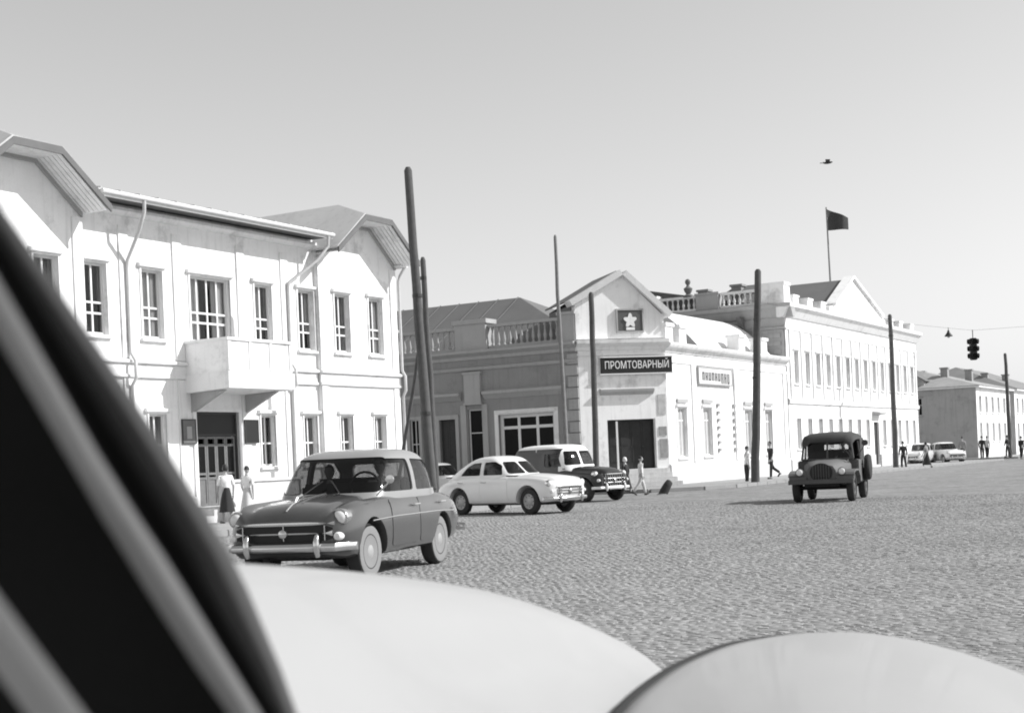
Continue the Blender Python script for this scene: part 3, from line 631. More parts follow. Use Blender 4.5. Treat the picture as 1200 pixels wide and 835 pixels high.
m = MB(); m.box(8.3, 20.6, .0, .45, 9.4, 9.95); m.prism([(8.6, 9.95), (20.2, 9.95), (19.6, 10.2), (13.6, 12.0), (12.9, 12.0), (9.3, 10.2)], 'y', .0, .45); m.build('pediment', WHITE, B3, rotz=math.pi/2)
m = MB()
for a, b in (((9.0, 10.05), (13.2, 12.1)), ((13.2, 12.1), (19.9, 10.05))):
    m.prism([a, b, (b[0], b[1]+.16), (a[0], a[1]+.16)], 'y', -.18, .5)
m.build('raking_cornice', WHITE2, B3, rotz=math.pi/2)
m = MB()   # gabled roof behind the pediment, and the long low roof
m.slab([(9.3, .5, 10.1), (13.2, .5, 12.05), (13.2, 9, 12.05), (9.3, 9, 10.1)], .06); m.slab([(13.2, .5, 12.05), (19.6, .5, 10.1), (19.6, 9, 10.1), (13.2, 9, 12.05)], .06)
m.slab([(.5, .9, 9.5), (LB3, .9, 9.5), (LB3, 9, 11.2), (.5, 9, 11.2)], .06); m.slab([(LB3, 18, 9.5), (.5, 18, 9.5), (.5, 9, 11.2), (LB3, 9, 11.2)], .06)
m.prism([(.7, 9.4), (17.9, 9.4), (9, 11.15)], 'x', .7, .8); m.build('roof', TIND, B3, rotz=math.pi/2)
MB().box(-18, 0, LB3-.2, LB3, 0, HB3).build('rear_wall', WHITE, B3); MB().box(-18, -17.8, .02, LB3-.2, 0, HB3).build('rear_wall', WHITE, B3)
for x, y in ((-6, 3.4), (-3.6, 2.6)):
    m = MB(); m.box(x-.3, x+.3, y-.3, y+.3, 9.6, 11.0); m.box(x-.38, x+.38, y-.38, y+.38, 11.0, 11.12); m.build('chimney', GREYW, B3)
MB().slab([(-4.4, 1.9, 10.5), (-2.2, 1.9, 10.5), (-2.6, 3.2, 11.1), (-4.0, 3.2, 11.1)], .08).build('dormer_roof', TIND, B3)
# flag on the roof
FB = Vector((-30.4, 99.8, 10.6)); 
FL = thing('flag_pole', 'tall thin flagpole with a dark flag on the long white roof', 'flag', tuple(FB))
MB().cyl((0, 0, -.6), (-.12, 0, 8.25), .085, .05, 8).build('pole', mat('flagpole_paint', .3), FL)
fl = MB(); n = 12; rows = []
for i in range(n+1):
    t = i/n; droop = .75*t**1.1; hgt = 1.55*(1-.45*t)
    rows.append([(-.1+1.55*t, .12*math.sin(t*7), 8.1-droop*.9-hgt*j/4*1.0) for j in range(5)])
fl.loft(rows, caps=False, closed=False); fo = fl.build('flag', mat('flag_cloth', .07, .9, .3, 3), FL, smooth=True); fo.rotation_euler = (0, 0, YAW)

# ================================================================== FAR BUILDINGS
def far_building(label, loc, wE, hE, length, winE=True, roofh=1.8, gw=PALEW, rm=None):
    B = thing('low_building', label, 'building', loc, 0, None)
    wall(-wE, 0, 0, hE, [(-5.2, -4.55, hE-2.15, hE-.65)] if winE else []).build('wall', gw, B)
    if winE: window(B, -4.875, hE-2.15, .65, 1.5, 2, (.6,), pane=PANED, trim=GREYT)
    ops = []
    for i in range(int(length/2.6)): ops += [(1+i*2.6, 1.9+i*2.6, 1.5, 3.1), (1+i*2.6, 1.9+i*2.6, hE-2.1, hE-.7)] if hE > 5.5 else [(1+i*2.6, 1.9+i*2.6, 1.5, 3.2)]
    wall(0, length, 0, hE, ops).build('wall', WHITE, B, rotz=math.pi/2)
    for (a, b, c, d) in ops: window(B, (a+b)/2, c, b-a, d-c, 2, (.66,), rot=math.pi/2, pane=PALEP, surround=.1, hood=False)
    m = MB(); m.box(-wE-.2, .35, -.35, length+.35, hE, hE+.18); m.build('cornice', WHITE2, B)
    m = MB(); a, b = (-wE/2, wE*.42, hE+.18+roofh), (-wE/2, length-wE*.42, hE+.18+roofh); z = hE+.18
    m.slab([(-wE-.3, -.4, z), (.4, -.4, z), a], .05); m.slab([(.4, -.4, z), (.4, length+.4, z), b, a], .05); m.slab([(.4, length+.4, z), (-wE-.3, length+.4, z), b], .05); m.slab([(-wE-.3, length+.4, z), (-wE-.3, -.4, z), a, b], .05)
    m.build('roof', rm or mat('pale_tin_roof', .62, .6, .1, .8, coord='pos'), B)
    MB().box(-wE, -wE+.2, .02, length, 0, hE).build('rear_wall', WHITE, B); MB().box(-wE+.2, 0, length-.2, length-.02, 0, hE).build('rear_wall', WHITE, B)
    for x, y in ((-3.2, 3.0), (-6, 6.5), (-2.4, 9)):
        m = MB(); m.box(x-.3, x+.3, y-.3, y+.3, z+.2, z+1.7); m.box(x-.37, x+.37, y-.37, y+.37, z+1.7, z+1.82); m.build('chimney', mat('chimney_brick', .3), B)
    return B
FB1 = far_building('far white building with a shaded grey end wall, hipped roof and one dark window', (-25.4, 123, 0), 12, 6.1, 15, rm=mat('weathered_roof', .34, .7, .25, .8, coord='pos', streak=.3))
m = MB(); m.prism([(-7.6, 6.3), (-4.4, 6.3), (-4.4, 7.0), (-6.0, 8.0), (-7.6, 7.0)], 'y', .4, 4.5); DM = m.build('dormer', PALEW, FB1)
m = MB(); m.slab([(-7.85, .1, 6.92), (-6.0, .1, 8.1), (-6.0, 5, 8.1), (-7.85, 5, 6.92)], .06); m.slab([(-6.0, .1, 8.1), (-4.15, .1, 6.92), (-4.15, 5, 6.92), (-6.0, 5, 8.1)], .06); m.build('dormer_roof', TIND, DM)
MB().box(-6.3, -5.7, .36, .4, 6.6, 7.3).build('dormer_window', PANED, DM)
far_building('farthest white house with tall dark roof at the end of the street', (-25.4, 140, 0), 13, 6.2, 26, winE=False, roofh=2.7, rm=mat('dark_far_roof', .22, .7, .25, .8, coord='pos'))
far_building('low pale house with a light roof beyond the tall dark roof', (-25.4, 168, 0), 11, 5.0, 60, winE=False)

# ================================================================== POLES, HANGING SIGNALS
def pole(label, base, top, r0, r1, m=POLEW, bands=()):
    b, t = Vector(base), Vector(top); P = thing('utility_pole', label, 'pole', tuple(b), 0, 'wooden poles along the street')
    n = 9; rr = random.Random(label); pts = [(t-b)*(i/n)+Vector((rr.uniform(-.02, .02), rr.uniform(-.02, .02), 0)) for i in range(n+1)]
    pts[0].z = -.3; pts.append(pts[-1]+Vector((0, 0, .10)))
    rs = [r0+(r1-r0)*i/n for i in range(n+1)]+[r1*.55]
    MB().tube(pts, rs, 12).build('shaft', m, P, smooth=.9)
    for z in bands:
        f = z/(t-b).z; c = (t-b)*f; r = r0+(r1-r0)*f
        MB().cyl(c-Vector((0, 0, .05)), c+Vector((0, 0, .05)), r+.015, n=12).build('iron_band', IRON, P)
    return P
PA = on_ground(508, 602); 
pole('tallest thick wooden pole leaning beside the end of the balcony building', (PA.x, PA.y, 0), at_depth(478, 200, PA.dot(FW)), .165, .12, bands=(3.0, 6.5))
PB = on_ground(513.5, 600); tb = at_depth(495, 305, PB.dot(FW))
pole('shorter thin pole standing close against the tallest leaning pole', (PB.x, PB.y, 0), tb, .11, .085, bands=(7.2,))
pb = pole('slanting wooden brace propping the tallest leaning pole near the white building', at_depth(463, 590, 43.5)*1, at_depth(490, 418, 42.2), .06, .05)
PC = Vector((-28.1, 53.4, .13)); dC = PC.dot(FW)
pole('slender pole with pale weathered foot in front of the large three-part shop window', PC, at_depth(650, 278, dC-.4), .11, .07, m=POLEL)  # sunlight painted on as a pale tone; the wood is not weathered
PD = Vector((-26.35, 52.6, .13)); dD = PD.dot(FW)
pole('short dark pole in front of the cut corner under the shop pediment', PD, at_depth(693, 345, dD), .135, .11)
PE = Vector((-21.35, 57.9, .13)); dE = PE.dot(FW)
EP = pole('dark pole at the kerb by the sunny shop wall, people beside its foot', PE, at_depth(888, 318, dE), .19, .14, bands=(4.5, 7.0))
def on_x(px, py, X): r = ray(px, py); return EYEP+r*(X/r.x)
PF = on_x(1050, 545, -22.6); PF.z = .13
pole('pole in front of the long white two-storey building', PF, at_depth(1043, 370, PF.dot(FW)), .17, .12, bands=(8.0,))
PG = on_x(1184, 533, -22.4); PG.z = .13
pole('farthest pole, before the houses at the end of the street', PG, at_depth(1178, 415, PG.dot(FW)), .17, .12)
POFF = (2.5, 74, 0)
OP = pole('pole across the street carrying the signal cable', POFF, (2.5, 74, 9.0), .16, .12)
TL = at_depth(1140, 396, 63)
etop = at_depth(888, 330, dE)
sag = []
def cable(p, q, name, label, drop, r=.005):
    p, q = Vector(p), Vector(q); pts = []
    for i in range(17):
        t = i/16; v = p.lerp(q, t); v.z -= drop*4*t*(1-t); pts.append(v)
    return tag(MB().tube(pts, r, 5).build(name, IRON), label, 'cable')
hook = Vector((TL.x, TL.y, TL.z+.35))
cab = cable(Vector((PE.x, PE.y, 8.0)), hook, 'signal_cable', 'thin cable from the kerb pole to the hanging traffic light', .12)
cable(hook, (2.5, 74, 8.0), 'signal_cable', 'thin cable from the hanging traffic light across the street', .3)
T = thing('traffic_light', 'dark three-lamp traffic light hanging on a cable over the street', 'traffic light', (TL.x, TL.y, TL.z))
MB().cyl((0, 0, .37), (0, 0, -.02), .02, n=6).build('hanger', IRON, T)
SIG = mat('signal_black', .03, .5, .2, 6)
hs = MB(); hs.box(-.14, .14, -.14, .14, -.98, 0); hs.build('housing', SIG, T, rotz=YAW, bevel=.03)
for k in range(3):
    z = -.17-.32*k
    for a in range(4):
        r_ = YAW+a*math.pi/2; d = Vector((math.sin(r_), -math.cos(r_), 0))
        l = MB().cyl(d*.13+Vector((0, 0, z)), d*.16+Vector((0, 0, z)), .10, n=12).build('lens', PANED, T)
        MB().cyl(d*.14+Vector((0, 0, z+.02)), d*.24+Vector((0, 0, z+.015)), .115, .115, 12, caps=False).build('visor', SIG, T)
LM = at_depth(1119, 396, 62.2); LT = Vector((LM.x, LM.y, 0))
f = (Vector((LM.x-PE.x, LM.y-PE.y, 0)).length)/(Vector((hook.x-PE.x, hook.y-PE.y, 0)).length); zc = 8.0+(hook.z-8.0)*f-.12*4*f*(1-f)
lamp = thing('street_lamp', 'small dark lamp hanging on the signal cable beside the traffic light', 'lamp', (PE.x+(hook.x-PE.x)*f, PE.y+(hook.y-PE.y)*f, zc))
MB().cyl((0, 0, .02), (0, 0, -.12), .015, n=6).build('hanger', IRON, lamp)
MB().lathe([(.04, -.10), (.06, -.18), (.17, -.34), (.19, -.36), (.17, -.37), (.02, -.30)], n=12).build('lamp_shade', SIG, lamp, smooth=.7)
MB().lathe([(.0, -.30), (.06, -.33), (.07, -.38), (.04, -.43), (0, -.44)], n=10).build('bulb', mat('lamp_glass', .5, .2), lamp, smooth=True)
# bird over the roofs
bp = at_depth(970, 191, 62); BR = thing('bird', 'small dark bird flying in the open sky above the flag', 'bird', tuple(bp), YAW)
bm_ = MB(); bm_.tube([(-.22, 0, 0), (-.12, 0, .0), (0, 0, .01), (.12, 0, .02), (.17, 0, .035), (.22, 0, .03)], [.012, .045, .06, .045, .035, .008], 8)
for s in (-1, 1): bm_.slab([(.08, s*.03, .02), (-.1, s*.03, .02), (-.16, s*.26, .10), (-.04, s*.42, .06), (.06, s*.22, .11)][::s], .015)
bm_.slab([(-.18, -.02, 0), (-.34, -.06, .0), (-.34, .06, 0), (-.18, .02, 0)], .012)
bm_.build('body', mat('bird_feathers', .05), BR, smooth=.9)
# leaning kerb stump
ks = Vector((-22.3, 50.6, 0)); ks = on_ground(777, 579)
st = thing('bollard', 'short dark leaning stump at the kerb before the shop corner', 'bollard', (ks.x, ks.y, 0), YAW)
MB().tube([(-.05, 0, -.1), (.05, 0, .12), (.17, 0, .32), (.27, 0, .47), (.30, 0, .50)], [.17, .17, .155, .13, .06], 12).build('post', mat('stump_dark', .04, .8, .3, 8, .4), st, smooth=.9)
MB().lathe([(.2, -.05), (.2, .02), (.12, .05)], (-.03, 0, 0), 12).build('base', KERB, st)

# ================================================================== VEHICLES (local x forward, y left, z up)
CHROME = mat('chrome', .62, .18, .1, 4, metal=.9, spec=.6)
TYRE = mat('tyre_rubber', .035, .85, .25, 12, .3, 60)
TYREW = mat('dusty_whitewall', .22, .8, .12, 8)
HUB = mat('hubcap_paint', .60, .4, .1, 5)
CARG = glass('car_glass', .60)
SEAT = mat('seat_cloth', .08, .9, .2, 6)
LENS = mat('headlamp_glass', .72, .1, .1, 10, spec=.8)
UNDER = mat('underbody', .02, .9, .2, 5)
def wheel(parent, x, y, r, w_, side, hub=HUB, wallm=TYRE, steer=0, cap=None):
    """side = +1 for the left wheel; the outside face looks along +y*side"""
    t = MB(); s = side; h = w_/2
    t.lathe([(r*.58, -h*s), (r*.80, -h*1.05*s), (r*.94, -h*.92*s), (r, -h*.5*s), (r, h*.5*s), (r*.94, h*.92*s), (r*.80, h*1.05*s), (r*.58, h*s)], n=28, axis='y', caps=False)
    W = t.build('wheel', TYRE, parent, (x, y, r), smooth=.6); W.rotation_euler = (0, 0, steer)
    if wallm is not TYRE: MB().lathe([(r*.60, h*1.0*s), (r*.80, h*1.09*s), (r*.90, h*1.02*s), (r*.90, h*.9*s), (r*.6, h*.9*s)], n=28, axis='y').build('sidewall', wallm, W, smooth=.6)
    MB().lathe([(r*.60, -h*.3*s), (r*.61, h*.92*s), (r*.54, h*.86*s), (r*.50, h*.62*s), (r*.34, h*.60*s), (r*.30, h*.80*s), (r*.16, h*1.0*s), (0.001, h*1.04*s)], n=24, axis='y').build('rim', hub, W, smooth=.6)
    if cap: MB().lathe([(r*.30, h*.55*s), (r*.30, h*.84*s), (r*.22, h*1.02*s), (r*.08, h*1.10*s), (.001, h*1.11*s)], n=20, axis='y').build('hubcap', cap, W, smooth=.7)
    for k in range(8):
        a = k*math.pi/4; MB().cyl((r*.42*math.cos(a), h*.58*s, r*.42*math.sin(a)), (r*.42*math.cos(a), h*.64*s, r*.42*math.sin(a)), r*.05, n=6).build('vent_hole', UNDER, W)
    return W
def ring_sec(w_, zb, zm, zf, zh, v=0, n=2):
    half = [(0, zb), (w_*.55, zb), (w_*.88, zb+.01), (w_*.975, zb+.10), (w_, zm), (w_*.985, zf-.17), (w_*.93, zf-.06), (w_*.83, zf-.006), (w_*.74, zf-.015-.6*v), (w_*.64, min(zf, zh)-.012-v), (w_*.55, zf*.3+zh*.7-.012-.25*v), (w_*.40, zh-.012), (w_*.2, zh+.002), (0, zh+.008)]
    c = cr(half, n); return [(float(p[0]), float(p[1])) for p in c]
def body_mesh(st, k=3, grow=0.0):
    S = cr(st, k); rings = []
    for x, w_, zb, zm, zf, zh in S:
        v = .035*min(1, max(0, (x-.35)/.7))*min(1, max(0, (st[0][0]-x)/.25))
        h = ring_sec(w_+grow, zb-grow, zm, zf+grow, zh+grow, v); ring = [(x, p[0], p[1]) for p in h]+[(x, -p[0], p[1]) for p in h[-2:0:-1]]
        rings.append(ring)
    return MB().loft(rings).mesh('b', None)
def cabin_mesh(lv, inset=0.0, k=3, e=4.5, n=44):
    S = cr(lv, k); rings = []
    for z, xf, xr, w_ in S:
        cx = (xf+xr)/2; a = max((xf-xr)/2-inset, .02); b = max(w_-inset, .02); ring = []
        for i in range(n):
            t = 2*math.pi*i/n; c, s = math.cos(t), math.sin(t)
            ring.append((cx+a*math.copysign(abs(c)**(2/e), c), b*math.copysign(abs(s)**(2/e), s), z-(inset if z > lv[-1][0]-.06 else 0)))
        rings.append(ring)
    return MB().loft(rings).mesh('c', None)
def poly_y(p, y0=-2, y1=2): return MB().prism(p, 'y', y0, y1).mesh('p', None)
def poly_x(p, x0, x1): return MB().prism(p, 'x', x0, x1).mesh('p', None)
def rounded(p, r=.05, k=4):
    out = []; n = len(p)
    for i in range(n):
        a, b, c = Vector(p[i-1]), Vector(p[i]), Vector(p[(i+1) % n])
        d0 = (a-b); d1 = (c-b); rr = min(r, d0.length*.45, d1.length*.45); s, e_ = b+d0.normalized()*rr, b+d1.normalized()*rr
        for j in range(k+1):
            t = j/k; out.append(tuple(s.lerp(b, t).lerp(b.lerp(e_, t), t)))
    return out
def fin(me, m, smooth=.55):
    me.materials.clear(); me.materials.append(m)
    for p in me.polygons: p.material_index = 0
    shade(me, smooth); return me
def sedan(root, P):
    paint, roofp = P['paint'], P.get('roofp', P['paint'])
    b = body_mesh(P['st'])
    xa, xb, wr, tw, tr = P['axf'], P['axr'], P['wr'], P['tw'], P['track']
    for x, rr in ((xa, P.get('archf', wr*1.16)), (xb, P.get('archr', wr*1.1))):
        for s in (-1, 1):
            c = MB().cyl((x, s*(tr/2-.22), wr*1.03), (x, s*1.4, wr*1.03), rr, n=32).mesh('w', None); b = boolean(b, c, 'DIFFERENCE')
    BO = link('body', fin(b, paint), root)
    # doors stand a hair proud of the body
    if P.get('doors'):
        big = body_mesh(P['st'], grow=.006)
        for d in P['doors']:
            for s in (-1, 1):
                pm = poly_y(rounded(d, .06), *( (.30, 2) if s > 0 else (-2, -.30)))
                dm = boolean(big.copy(), pm, 'INTERSECT')
                if len(dm.polygons): 
                    do = link('door', fin(dm, paint), root)
                    xh = min(p[0] for p in d)+.14; zh = max(p[1] for p in d)-.09
                    yw = s*(P['hw']+.005); MB().tube([(xh-.08, yw, zh), (xh-.08, yw+s*.03, zh), (xh+.1, yw+s*.03, zh), (xh+.1, yw, zh)], .012, 6).build('handle', CHROME, do)
    # cabin shell
    outer, inner = cabin_mesh(P['cab']), cabin_mesh(P['cab'], .045)
    shell = boolean(outer, inner, 'DIFFERENCE')
    pane_o, pane_i = cabin_mesh(P['cab'], .016), cabin_mesh(P['cab'], .026)
    pane = boolean(pane_o, pane_i, 'DIFFERENCE')
    cuts = [('side_window', poly_y(rounded(p, .05), 0.0, 2)) for p in P['side']]+[('side_window', poly_y(rounded(p, .05), -2, 0.0)) for p in P['side']]
    mx = P['midx']
    cuts += [('windscreen', poly_x(rounded(p, .07), mx, 3)) for p in P['front']]+[('rear_window', poly_x(rounded(p, .06), -3, mx)) for p in P['rear']]
    for nm, c in cuts:
        pn = boolean(pane.copy(), c.copy(), 'INTERSECT')
        if len(pn.polygons): link(nm, fin(pn, CARG if P.get('clear') else P['glassm'], .5), root)
        shell = boolean(shell, c, 'DIFFERENCE')
    if 'split' in P:
        rest = shell
        for nm, bx, mm in P['split']:
            bxm = MB().box(*bx).mesh('s', None)
            link(nm, fin(boolean(rest.copy(), bxm.copy(), 'INTERSECT'), mm), root); rest = boolean(rest, bxm, 'DIFFERENCE')
        link('roof', fin(rest, roofp), root)
    else: link('roof', fin(shell, roofp), root)
    for x in (xa, xb):
        for s in (-1, 1): wheel(root, x, s*tr/2, wr, tw, s, P.get('hub', HUB), P.get('wall', TYRE), P.get('steer', 0) if x == xa else 0, P.get('cap'))
    MB().box(xb-.5, xa+.4, -tr/2+.28, tr/2-.28, P['zb']-.03, P['zb']+.12).build('underbody', UNDER, root)
    MB().box(xa-.05, xa+.05, -tr/2+.08, tr/2-.08, wr-.05, wr+.05).build('axle', UNDER, root); MB().box(xb-.05, xb+.05, -tr/2+.08, tr/2-.08, wr-.05, wr+.05).build('axle', UNDER, root)
    return root

# ---- the dark saloon coming towards us
PAINT1 = mat('grey_car_paint', .055, .3, .25, 2.5, spec=.5, coat=1.0)
MK = on_ground(428, 679)
dvec = Vector((MK.x, MK.y, 0)).normalized(); lvec = Vector((-dvec.y, dvec.x, 0))
SC1 = Vector((1.08, 1.14, 1.09)); g = math.radians(23.5); fwd = (-dvec*math.cos(g)+lvec*math.sin(g)); 
def yaw_of(v): return math.atan2(v.y, v.x)
ang1 = yaw_of(fwd)
lft = Vector((-fwd.y, fwd.x, 0))
org = MK-fwd*1.28*SC1.x-lft*.63*SC1.y; org.z = 0
C1 = thing('saloon_car', 'dark grey rounded saloon car with pale wheels and painted sun sheen on the roof, driver and passenger inside', 'car', tuple(org), ang1); C1.scale = SC1
P1 = dict(paint=PAINT1, roofp=mat('roof_sheen_paint', .27, .35, .06, 2.5, coat=.6), hw=.775, zb=.30, clear=True,  # roofp: sun reflection on the roof painted as a lighter grey
  st=[(2.02,.58,.42,.60,.74,.75),(1.96,.66,.36,.58,.82,.83),(1.82,.735,.31,.57,.90,.905),(1.55,.77,.28,.57,.945,.955),(1.15,.778,.27,.57,.96,.995),(.70,.78,.27,.58,.975,1.02),(.2,.78,.27,.58,.985,1.0),(-.7,.78,.27,.58,.985,.99),(-1.15,.775,.28,.58,.97,.985),(-1.6,.755,.31,.57,.92,.955),(-1.9,.70,.36,.56,.83,.86),(-2.02,.62,.42,.56,.74,.75)],
  cab=[(.90,.96,-1.36,.725),(.99,.88,-1.31,.722),(1.12,.77,-1.25,.71),(1.27,.63,-1.17,.685),(1.40,.50,-1.05,.645),(1.485,.36,-.92,.585),(1.54,.14,-.70,.46),(1.565,-.12,-.42,.22)],
  side=[[(.66,1.02),(-.16,1.02),(-.16,1.42),(.42,1.43)],[(-.27,1.02),(-1.06,1.02),(-1.02,1.26),(-.84,1.40),(-.27,1.42)]],
  front=[[(-.64,1.02),(.64,1.02),(.57,1.45),(-.57,1.45)]], rear=[[(-.50,1.06),(.50,1.06),(.43,1.37),(-.43,1.37)]],
  midx=-.20, axf=1.28, axr=-1.09, wr=.335, tw=.17, track=1.26, archf=.40, archr=.36, wall=TYREW, hub=mat('pale_hub', .07, .35, .2, 5), cap=mat('hubcap_bright', .34, .3, .1, 6), steer=math.radians(-2),
  doors=[[(.72,.36),(.72,.93),(-.20,.93),(-.20,.36)],[(-.22,.36),(-.22,.93),(-1.15,.93),(-.98,.72),(-.80,.50),(-.72,.36)]])
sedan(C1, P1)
from mathutils.bvhtree import BVHTree
def front_dress(root, xn, wn, zg0, zg1, zl, yl, zb_, wide, lamp_r=.085, gm=None, bumper_m=CHROME, guards=(-.42, .42), bars=2, teeth=9):
    """grille, bumper and lamps laid on the nose of the finished body"""
    gm = gm or mat('grille_black', .02, .5, .2, 6)
    bo = [c for c in root.children if c.name.split('.')[0] == 'body'][0]
    bv = BVHTree.FromPolygons([v.co for v in bo.data.vertices], [tuple(p.vertices) for p in bo.data.polygons])
    def sx(y, z):
        h = bv.ray_cast(Vector((4, y, z)), Vector((-1, 0, 0)))[0]
        return h.x if h else xn-.3
    n = 20
    def band(z0, z1, off, t_=.05, w0=wn):
        rings = []
        for i in range(n+1):
            t = -1+2*i/n; y = t*w0; e = .04*(abs(t)**6); x = max(sx(y, z0), sx(y, z1), sx(y, (z0+z1)/2))+off
            rings.append([(x, y, z0+e), (x+.004, y, (z0+z1)/2), (x, y, z1-e), (x-t_, y, z1-e), (x-t_, y, z0+e)])
        return rings
    GRL = MB().loft(band(zg0, zg1, .004, .09)).build('grille', gm, root, smooth=.6)
    MB().loft(band(zg1-.008, zg1+.03, .028, .05, wn*1.02)).build('grille_bar', CHROME, GRL, smooth=.6)
    for k in range(bars):
        zm = zg0+(zg1-zg0)*(k+1)/(bars+1); MB().loft(band(zm-.009, zm+.009, .022)).build('grille_bar', CHROME, GRL, smooth=.6)
    for k in range(teeth):
        t = -.85+1.7*k/(teeth-1); MB().box(-.03, .028, -.006, .006, zg0+.02, zg1-.01).build('grille_tooth', CHROME, GRL, (sx(t*wn, (zg0+zg1)/2), t*wn, 0))
    zm = (zg0+zg1)/2; x0 = sx(0, zm); MB().lathe([(.055, 0), (.05, .05), (.03, .062), (.001, .066)], (x0, 0, zm), 14, 'x').build('badge', CHROME, GRL, smooth=.7)
    rings = []; xb_ = sx(0, zb_)
    for i in range(21):
        t = -1+2*i/20; x = max(xb_+.11-.30*abs(t)**3, sx(t*min(wide, .66), zb_)+.05 if abs(t) < .85 else 0); y = t*wide
        rings.append([(x+.0, y, zb_-.045), (x+.018, y, zb_-.024), (x+.025, y, zb_), (x+.018, y, zb_+.024), (x, y, zb_+.045), (x-.03, y, zb_+.04), (x-.03, y, zb_-.04)])
    BU = MB().loft(rings).build('bumper', bumper_m, root, smooth=.8)
    for y in guards:
        x = xb_+.12-.30*abs(y/wide)**3; MB().tube([(x, y, zb_-.10), (x+.03, y, zb_-.02), (x+.03, y, zb_+.06), (x+.005, y, zb_+.13), (x-.03, y, zb_+.155)], [.03, .038, .036, .028, .01], 10).build('bumper_guard', bumper_m, BU, smooth=.9)
        MB().box(xb_-.25, x, y-.03, y+.03, zb_-.03, zb_+.03).build('bumper_bracket', UNDER, BU)
    for s in (-1, 1):
        hx = sx(s*yl, zl)-.03
        H = MB().lathe([(.001, .05), (lamp_r*.5, .044), (lamp_r*.85, .024), (lamp_r, 0), (lamp_r, -.06)], (hx, s*yl, zl), 20, 'x').build('headlight', LENS, root, smooth=.7)
        MB().lathe([(lamp_r*.98, .006), (lamp_r*1.10, .018), (lamp_r*1.2, .0), (lamp_r*1.22, -.05), (lamp_r*1.15, -.12), (lamp_r*.9, -.12), (lamp_r*.95, 0)], (hx, s*yl, zl), 20, 'x').build('rim', CHROME, H, smooth=.7)
        x2 = sx(s*(yl+.0), zl-.21)
        MB().lathe([(.001, .045), (.035, .035), (.05, .01), (.055, -.06)], (x2, s*(yl+.0), zl-.21), 14, 'x').build('side_light', LENS, root, smooth=.7)
front_dress(C1, 1.99, .58, .50, .70, .77, .625, .44, .78, gm=mat('grille_black', .02, .5, .2, 6), bars=1, teeth=3)
MB().tube([(1.95, 0, .86), (1.80, 0, .93), (1.6, 0, .975), (1.1, 0, 1.01), (.85, 0, 1.03)], [.008, .016, .012, .010, .008], 6).build('hood_strip', CHROME, C1)
MB().tube([(1.72, 0, .945), (1.66, 0, 1.0), (1.52, 0, 1.03), (1.46, 0, 1.0)], [.012, .02, .018, .006], 8).build('hood_ornament', CHROME, C1)
for s in (-1, 1):
    MB().tube([(1.35, s*.785, .70), (.6, s*.787, .72), (-.8, s*.787, .72), (-1.5, s*.772, .70)], .009, 6).build('side_strip', CHROME, C1)
    MB().tube([(1.00, s*.25, 1.00), (.86, s*.12, 1.12), (.80, s*.05, 1.18)], .008, 5).build('wiper', IRON, C1)
MB().tube([(.80, .62, .98), (.84, .76, 1.10), (.84, .80, 1.14)], .01, 6).build('mirror_arm', CHROME, C1)
MB().lathe([(0.001, .012), (.05, .01), (.055, -.01), (.0011, -.03)], (.82, .80, 1.17), 12, 'x').build('mirror', CHROME, C1)
rings = [[(-2.06, t*.74, .40), (-2.10, t*.74, .45), (-2.06, t*.74, .50), (-2.03, t*.74, .45)] for t in (-1, -.5, 0, .5, 1)]
MB().loft(rings).build('bumper', CHROME, C1, smooth=.8)
for s in (-1, 1):
    for x in (.1, -.75):
        pass
def bench(root, x, zt, w_, z0=.7):
    m = MB(); m.box(x-.10, x+.06, -w_, w_, z0, zt); m.box(x+.06, x+.5, -w_, w_, z0, z0+.16); return m.build('seat', SEAT, root, bevel=.04)
MB().box(-1.3, .72, -.62, .62, .985, 1.005).build('interior_floor', BLACKM, C1)
bench(C1, -.22, 1.20, .58, .98); bench(C1, -.95, 1.18, .58, .98)
MB().lathe([(.19, -.012), (.205, 0), (.19, .012), (.175, 0), (.19, -.012)], (.42, .33, 1.08), 20, 'x', False).build('steering_wheel', IRON, C1, smooth=True)

